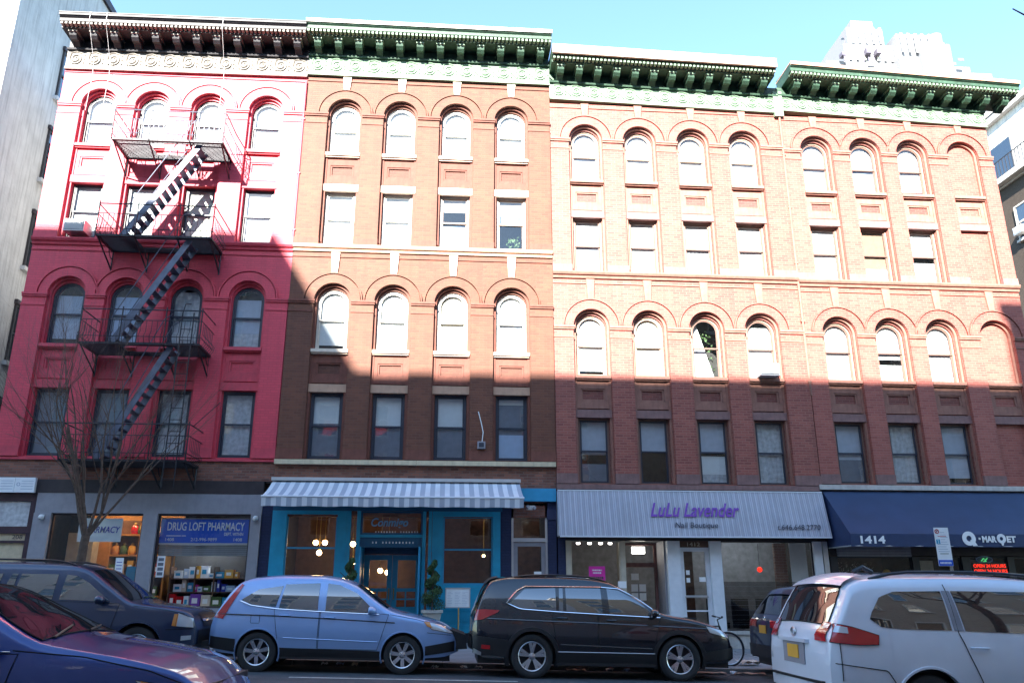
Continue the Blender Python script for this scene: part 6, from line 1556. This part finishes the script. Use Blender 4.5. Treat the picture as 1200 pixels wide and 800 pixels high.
# ---------------- dark blue suv at the left
c = Car('dark_suv', 'older dark blue suv parked in front of the pharmacy', (-6.90, -5.92, gz(-6.8, -5.9)), dict(
    L=4.87, W=1.89, paint='paint_dark_blue', wheels=(-1.42, 1.44), R=.37, Ra=.44, spokes=('one', 6), clad=None, rc=.08, group='cars parked along the kerb',
    U=[(-2.435, .95), (-2.42, 1.25), (-2.28, 1.66), (-2.1, 1.74), (-1.6, 1.775), (-.6, 1.785), (0, 1.77), (.30, 1.71), (.75, 1.44), (1.22, 1.16), (1.42, 1.115), (1.9, 1.07), (2.22, 1.01), (2.37, .90), (2.435, .70)],
    Lo=[(-2.435, .50), (-2.2, .38), (-1, .33), (1, .33), (2.2, .38), (2.435, .46)], sec=[(.2, .92), (.45, .98), (.75, 1.0), (1.0, .985), (1.14, .96), (1.45, .88), (1.68, .79), (1.86, .69)],
    plan=[(-2.435, .86), (-2.3, .95), (-2.0, .985), (-1.2, 1), (1.4, 1), (1.9, .985), (2.2, .94), (2.36, .87), (2.435, .78)]))
c.patch('front_door', [(-.08, .48), (.92, .48)], [(-.08, 1.14), (1.05, 1.12)], c.paint, .006, outline='door_gap'); c.patch('rear_door', [(-.92, .48), (-.10, .48)], [(-1.08, 1.16), (-.10, 1.14)], c.paint, .006, outline='door_gap')
for nm, b_, t_ in (('quarter_window', [(-2.1, 1.18), (-1.16, 1.18)], [(-2.02, 1.56), (-1.12, 1.59)]), ('rear_vent_window', [(-1.06, 1.18), (-.88, 1.18)], [(-.96, 1.59), (-.86, 1.595)]), ('rear_window', [(-.82, 1.18), (-.14, 1.17)], [(-.80, 1.595), (-.15, 1.60)]), ('front_window', [(-.02, 1.17), (.88, 1.15)], [(0, 1.60), (.20, 1.575), (.42, 1.47)])):
    c.patch(nm, b_, t_, 'glass_car', .008, n=16)
c.patch('sill_cladding', [(-.95, .34), (.98, .34)], [(-.95, .48), (.98, .48)], 'plastic_black', .010); c.line('side_moulding', [(-.95, .72), (.95, .70)], 'plastic_black', .02, .006)
c.patch('front_bumper', [(1.92, .40), (2.40, .48)], [(1.92, .66), (2.40, .70)], c.paint, .02); c.patch('rear_bumper', [(-2.42, .44), (-1.9, .40)], [(-2.42, .72), (-1.9, .66)], c.paint, .02)
c.spatch('front_bumper_face', c.iz(.70, False), len(c.P) - 1.01, -1, 1, 'plastic_black', .02)
c.patch('headlight', [(2.08, .76), (2.38, .74)], [(2.10, .99), (2.36, .90)], 'lamp_clear', .016, outline='lamp_edge'); c.patch('turn_light', [(2.02, .77), (2.10, .76)], [(2.04, .97), (2.11, .97)], 'lamp_amber', .018, n=3)
c.spatch('windscreen', c.ix(.38), c.ix(1.20), -.9, .9, 'glass_car', .006); c.spatch('grille', c.iz(.96, False), c.iz(.74, False), -.62, .62, 'plastic_black', .012)
c.spatch('grille_bar', c.iz(.87, False), c.iz(.83, False), -.62, .62, 'chrome', .02); c.mirror(.72, 1.18); c.handle(-.80, 1.02); c.handle(.10, 1.0); c.rails(-1.9, .1, 'plastic_black', .06)
tag(scrap('receipt', 'leaf_light', -5.45, -6.35, .22, .14, .3, 'small green slip lying on the dashboard end of the dark blue suv', 'paper', h=0), None)
bpy.data.objects['receipt'].location.z = 1.36

c.line('bonnet_gap', [(1.3, 1.09), (1.9, 1.03), (2.2, .98)], 'seam', .005, .002); c.line('bumper_gap', [(1.92, .70), (2.35, .72)], 'seam', .005, .003); c.patch('fog_lamp', [(2.20, .52), (2.36, .54)], [(2.20, .60), (2.36, .61)], 'lamp_clear', .026, n=4)

# ---------------- blue suv at the right, behind the van
c = Car('blue_suv', 'dark blue suv seen from behind, parked between the bicycle and the white van', (8.80, -6.02, gz(8.8, -6)), dict(
    L=4.92, W=2.0, paint='paint_bmw_blue', wheels=(-1.45, 1.5), R=.39, Ra=.44, spokes=('two', 5), clad='plastic_black', group='cars parked along the kerb',
    U=[(-2.46, .90), (-2.45, 1.06), (-2.38, 1.16), (-2.12, 1.52), (-1.98, 1.64), (-1.6, 1.71), (-.8, 1.75), (-.1, 1.73), (.28, 1.66), (.75, 1.44), (1.1, 1.20), (1.3, 1.13), (1.8, 1.06), (2.15, .96), (2.36, .82), (2.46, .62)],
    Lo=[(-2.46, .40), (-2.2, .32), (-1, .30), (1, .30), (2.2, .32), (2.46, .40)], sec=[(.2, .88), (.42, .96), (.74, 1.0), (1.0, .985), (1.12, .94), (1.45, .82), (1.90, .66)],
    plan=[(-2.46, .84), (-2.32, .94), (-2.0, .985), (-1.2, 1), (1.2, 1), (1.8, .975), (2.15, .91), (2.34, .82), (2.46, .68)]))
for nm, b_, t_ in (('quarter_window', [(-1.95, 1.26), (-1.0, 1.19)], [(-1.80, 1.42), (-.98, 1.57)]), ('rear_window', [(-.94, 1.185), (-.15, 1.17)], [(-.94, 1.575), (-.15, 1.59)]), ('front_window', [(-.05, 1.165), (.85, 1.14)], [(-.05, 1.59), (.25, 1.56), (.55, 1.42)])): c.patch(nm, b_, t_, 'glass_car', .008)
c.spatch('tailgate_window', c.iz(1.18), c.iz(1.58), -.84, .84, 'glass_car', .008, k0b=-.80, k1b=.80); c.spatch('roof_spoiler', c.ix(-2.10), c.ix(-1.85), -.88, .88, c.paint, .035)
c.spatch('rear_bumper_face', 0, c.iz(.62), -1, 1, 'plastic_black', .02); c.patch('rear_bumper', [(-2.44, .36), (-1.92, .32)], [(-2.44, .62), (-1.92, .56)], 'plastic_black', .012)
for sd in (-1, 1):
    c.spatch('tail_light', c.iz(.95), c.iz(1.08), .45 * sd, .99 * sd, 'lamp_red', .012); 
c.patch('tail_light', [(-2.45, .95), (-2.05, .99)], [(-2.44, 1.08), (-2.08, 1.10)], 'lamp_red', .012)
c.patch('reflector', [(-2.44, .66), (-2.3, .66)], [(-2.44, .71), (-2.3, .71)], 'lamp_red', .014, n=4)
boxo('plate', 'plate_orange', -2.515, -2.50, -.16, .16, .84, .99, c.root); c.emblem(-2.46, 0, 1.13, .045, 'x'); c.rails(-1.8, .1, 'plastic_black', .03)
c.spatch('windscreen', c.ix(.32), c.ix(1.08), -.9, .9, 'glass_car', .006)

# ---------------- white van, near lane
c = Car('white_van', 'white minivan driving in the near lane at the right edge, seen from behind', (6.86, -12.28, .02 + SL * 6.9 + .04), dict(
    L=5.09, W=1.985, paint='paint_white', wheels=(-1.46, 1.57), R=.345, Ra=.41, spokes=('one', 7), clad=None, rc=.12, crown=.05,
    U=[(-2.545, .88), (-2.53, 1.05), (-2.46, 1.16), (-2.30, 1.45), (-2.20, 1.61), (-2.02, 1.685), (-1.5, 1.73), (-.5, 1.75), (.2, 1.72), (.6, 1.63), (1.2, 1.33), (1.65, 1.12), (1.85, 1.06), (2.2, .96), (2.42, .80), (2.545, .58)],
    Lo=[(-2.545, .42), (-2.3, .30), (-1, .24), (1, .24), (2.2, .26), (2.545, .34)], sec=[(.2, .92), (.42, .97), (.74, 1.0), (1.0, .985), (1.14, .955), (1.40, .90), (1.60, .83), (1.78, .72)],
    plan=[(-2.545, .86), (-2.42, .935), (-2.15, .975), (-1.5, 1), (1.2, 1), (1.8, .97), (2.2, .89), (2.42, .80), (2.545, .66)]))
c.patch('quarter_window', [(-2.06, 1.26), (-1.94, 1.175), (-1.7, 1.16), (-1.13, 1.16)], [(-2.02, 1.34), (-1.90, 1.50), (-1.72, 1.565), (-1.15, 1.585)], 'glass_car', .008, n=20)
c.patch('window_pillar', [(-1.10, 1.155), (-.99, 1.155)], [(-1.13, 1.59), (-1.04, 1.59)], 'shop_grey', .007, n=4)
c.patch('sliding_door_window', [(-.97, 1.155), (.05, 1.14)], [(-1.02, 1.59), (.05, 1.60)], 'glass_car', .008, n=18); c.patch('front_window', [(.14, 1.14), (1.15, 1.12)], [(.14, 1.60), (.45, 1.56), (.80, 1.42)], 'glass_car', .008)
c.line('body_gap', [(-1.08, 1.66), (-1.06, 1.15), (-.98, .9), (-.82, .5), (-.78, .30)], 'seam', .005, .003); c.line('body_gap', [(.10, 1.64), (.10, .30)], 'seam', .005, .003)
c.line('bumper_gap', [(-2.5, .78), (-1.95, .72), (-1.84, .55)], 'seam', .005, .003)
c.spatch('tailgate_window', c.iz(1.17), c.ix(-2.21), -.90, .90, 'glass_car', .010, k0b=-.86, k1b=.86, outline='window_seal')
c.spatch('roof_spoiler', c.ix(-2.22), c.ix(-1.95), -.93, .93, c.paint, .045)
for sd in (-1, 1):
    c.spatch('tail_light', c.iz(1.00), c.iz(1.20), .70 * sd, .995 * sd, 'lamp_red', .016, k0b=.80 * sd)
    c.spatch('clear_lens', c.iz(1.13), c.iz(1.185), .84 * sd, .985 * sd, 'lamp_clear', .022)
c.patch('tail_light', [(-2.53, 1.00), (-2.25, .98), (-2.02, .99)], [(-2.44, 1.20), (-2.28, 1.17), (-2.00, 1.09)], 'lamp_red', .014, outline='lamp_edge'); c.patch('clear_lens', [(-2.48, 1.11), (-2.34, 1.10)], [(-2.44, 1.18), (-2.34, 1.165)], 'lamp_clear', .020, n=6)
mb = MB(); mb.box(-2.625, -2.53, -.40, .40, .965, 1.005); mb.build('plate_hood', c.paint, c.root)
boxo('plate_recess', 'shop_grey', -2.60, -2.57, -.30, .30, .72, .96, c.root); boxo('plate', 'plate_orange', -2.612, -2.601, -.155, .155, .78, .93, c.root)
c.emblem(-2.585, 0, 1.075, .07, 'x', 'steel'); boxo('bumper_step', 'plastic_black', -2.60, -2.52, -.72, .72, .545, .575, c.root)
c.line('tailgate_gap', [(-2.44, 1.0), (-2.44, .6)], 'seam', .005, .003); c.rails(-1.9, .6, 'plastic_black', .06, .07); c.mirror(1.0, 1.15); c.handle(-.85, .98); c.handle(.28, .96)
c.spatch('windscreen', c.ix(.66), c.ix(1.6), -.9, .9, 'glass_car', .006); c.patch('headlight', [(2.0, .78), (2.4, .68)], [(1.85, .94), (2.35, .80)], 'lamp_clear', .010)
MB().tube([(-1.75, .0, 1.80), (-1.62, 0, 1.86), (-1.5, 0, 1.80)], .03, 6).build('aerial', 'plastic_black', c.root)

# ---------------- blue sedan, near lane
c = Car('blue_sedan', 'metallic blue sedan driving in the near lane at the lower left corner', (-4.11, -14.70, SL * -4), dict(
    L=4.70, W=1.85, paint='paint_blue', wheels=(-1.42, 1.40), R=.335, Ra=.385, spokes=('one', 7), clad=None, rc=.07, crown=.045,
    U=[(-2.35, .80), (-2.30, 1.02), (-2.1, 1.08), (-1.75, 1.13), (-1.1, 1.36), (-.6, 1.45), (-.2, 1.46), (.02, 1.43), (.5, 1.22), (.92, 1.04), (1.1, 1.01), (1.6, .94), (2.0, .84), (2.18, .72), (2.29, .61), (2.35, .47)],
    Lo=[(-2.35, .35), (-2.2, .26), (-1, .20), (1, .20), (2.2, .20), (2.35, .26)], sec=[(.2, .93), (.42, .98), (.66, 1.0), (.86, .98), (.97, .94), (1.2, .82), (1.35, .72), (1.48, .60)],
    plan=[(-2.35, .78), (-2.15, .92), (-1.8, .98), (-1.2, 1), (1.2, 1), (1.65, .975), (1.98, .91), (2.20, .80), (2.31, .66), (2.35, .56)]))
c.patch('front_door', [(-.30, .35), (.70, .35)], [(-.30, .96), (.80, .96)], c.paint, .006, outline='door_gap'); c.patch('rear_door', [(-1.02, .35), (-.32, .35)], [(-1.2, .98), (-.32, .96)], c.paint, .006, outline='door_gap')
for nm, b_, t_ in (('rear_window', [(-1.35, 1.04), (-.38, 1.0)], [(-1.1, 1.22), (-.40, 1.34)]), ('front_window', [(-.28, 1.0), (.60, .985)], [(-.30, 1.345), (-.05, 1.33), (.22, 1.22)])): c.patch(nm, b_, t_, 'glass_car', .008, n=16)
c.line('window_trim', [(-1.4, 1.03), (-.3, .985), (.74, .975)], 'chrome', .006, .012)
c.spatch('windscreen', c.ix(.06), c.ix(.90), -.88, .88, 'glass_car', .008, k0b=-.95, k1b=.95, outline='window_seal')
c.line('bonnet_gap', [(.75, .985), (1.3, .95), (1.8, .86), (2.10, .75), (2.24, .66)], 'seam', .005, .002, n=30)
c.patch('headlight', [(1.86, .655), (2.10, .60), (2.30, .53)], [(1.72, .79), (2.02, .745), (2.25, .635)], 'lamp_clear', .010, outline='lamp_edge'); c.patch('turn_light', [(1.80, .715), (1.95, .66)], [(1.76, .785), (1.90, .755)], 'lamp_amber', .016, n=5)
c.spatch('grille', c.iz(.45, False), c.iz(.30, False), -.55, .55, 'plastic_black', .01)
c.mirror(.55, 1.02); c.handle(-.95, .86); c.handle(-.15, .84)
for y0_, y1_ in ((-.62, -.05), (.05, .62)):
    a = c.strip(c.ix(.93), y0_ / .8, .02); b = c.strip(c.ix(.80), y1_ / .8, .02); MB().bar(a, b, .010, 5).build('wiper', 'plastic_black', c.root)
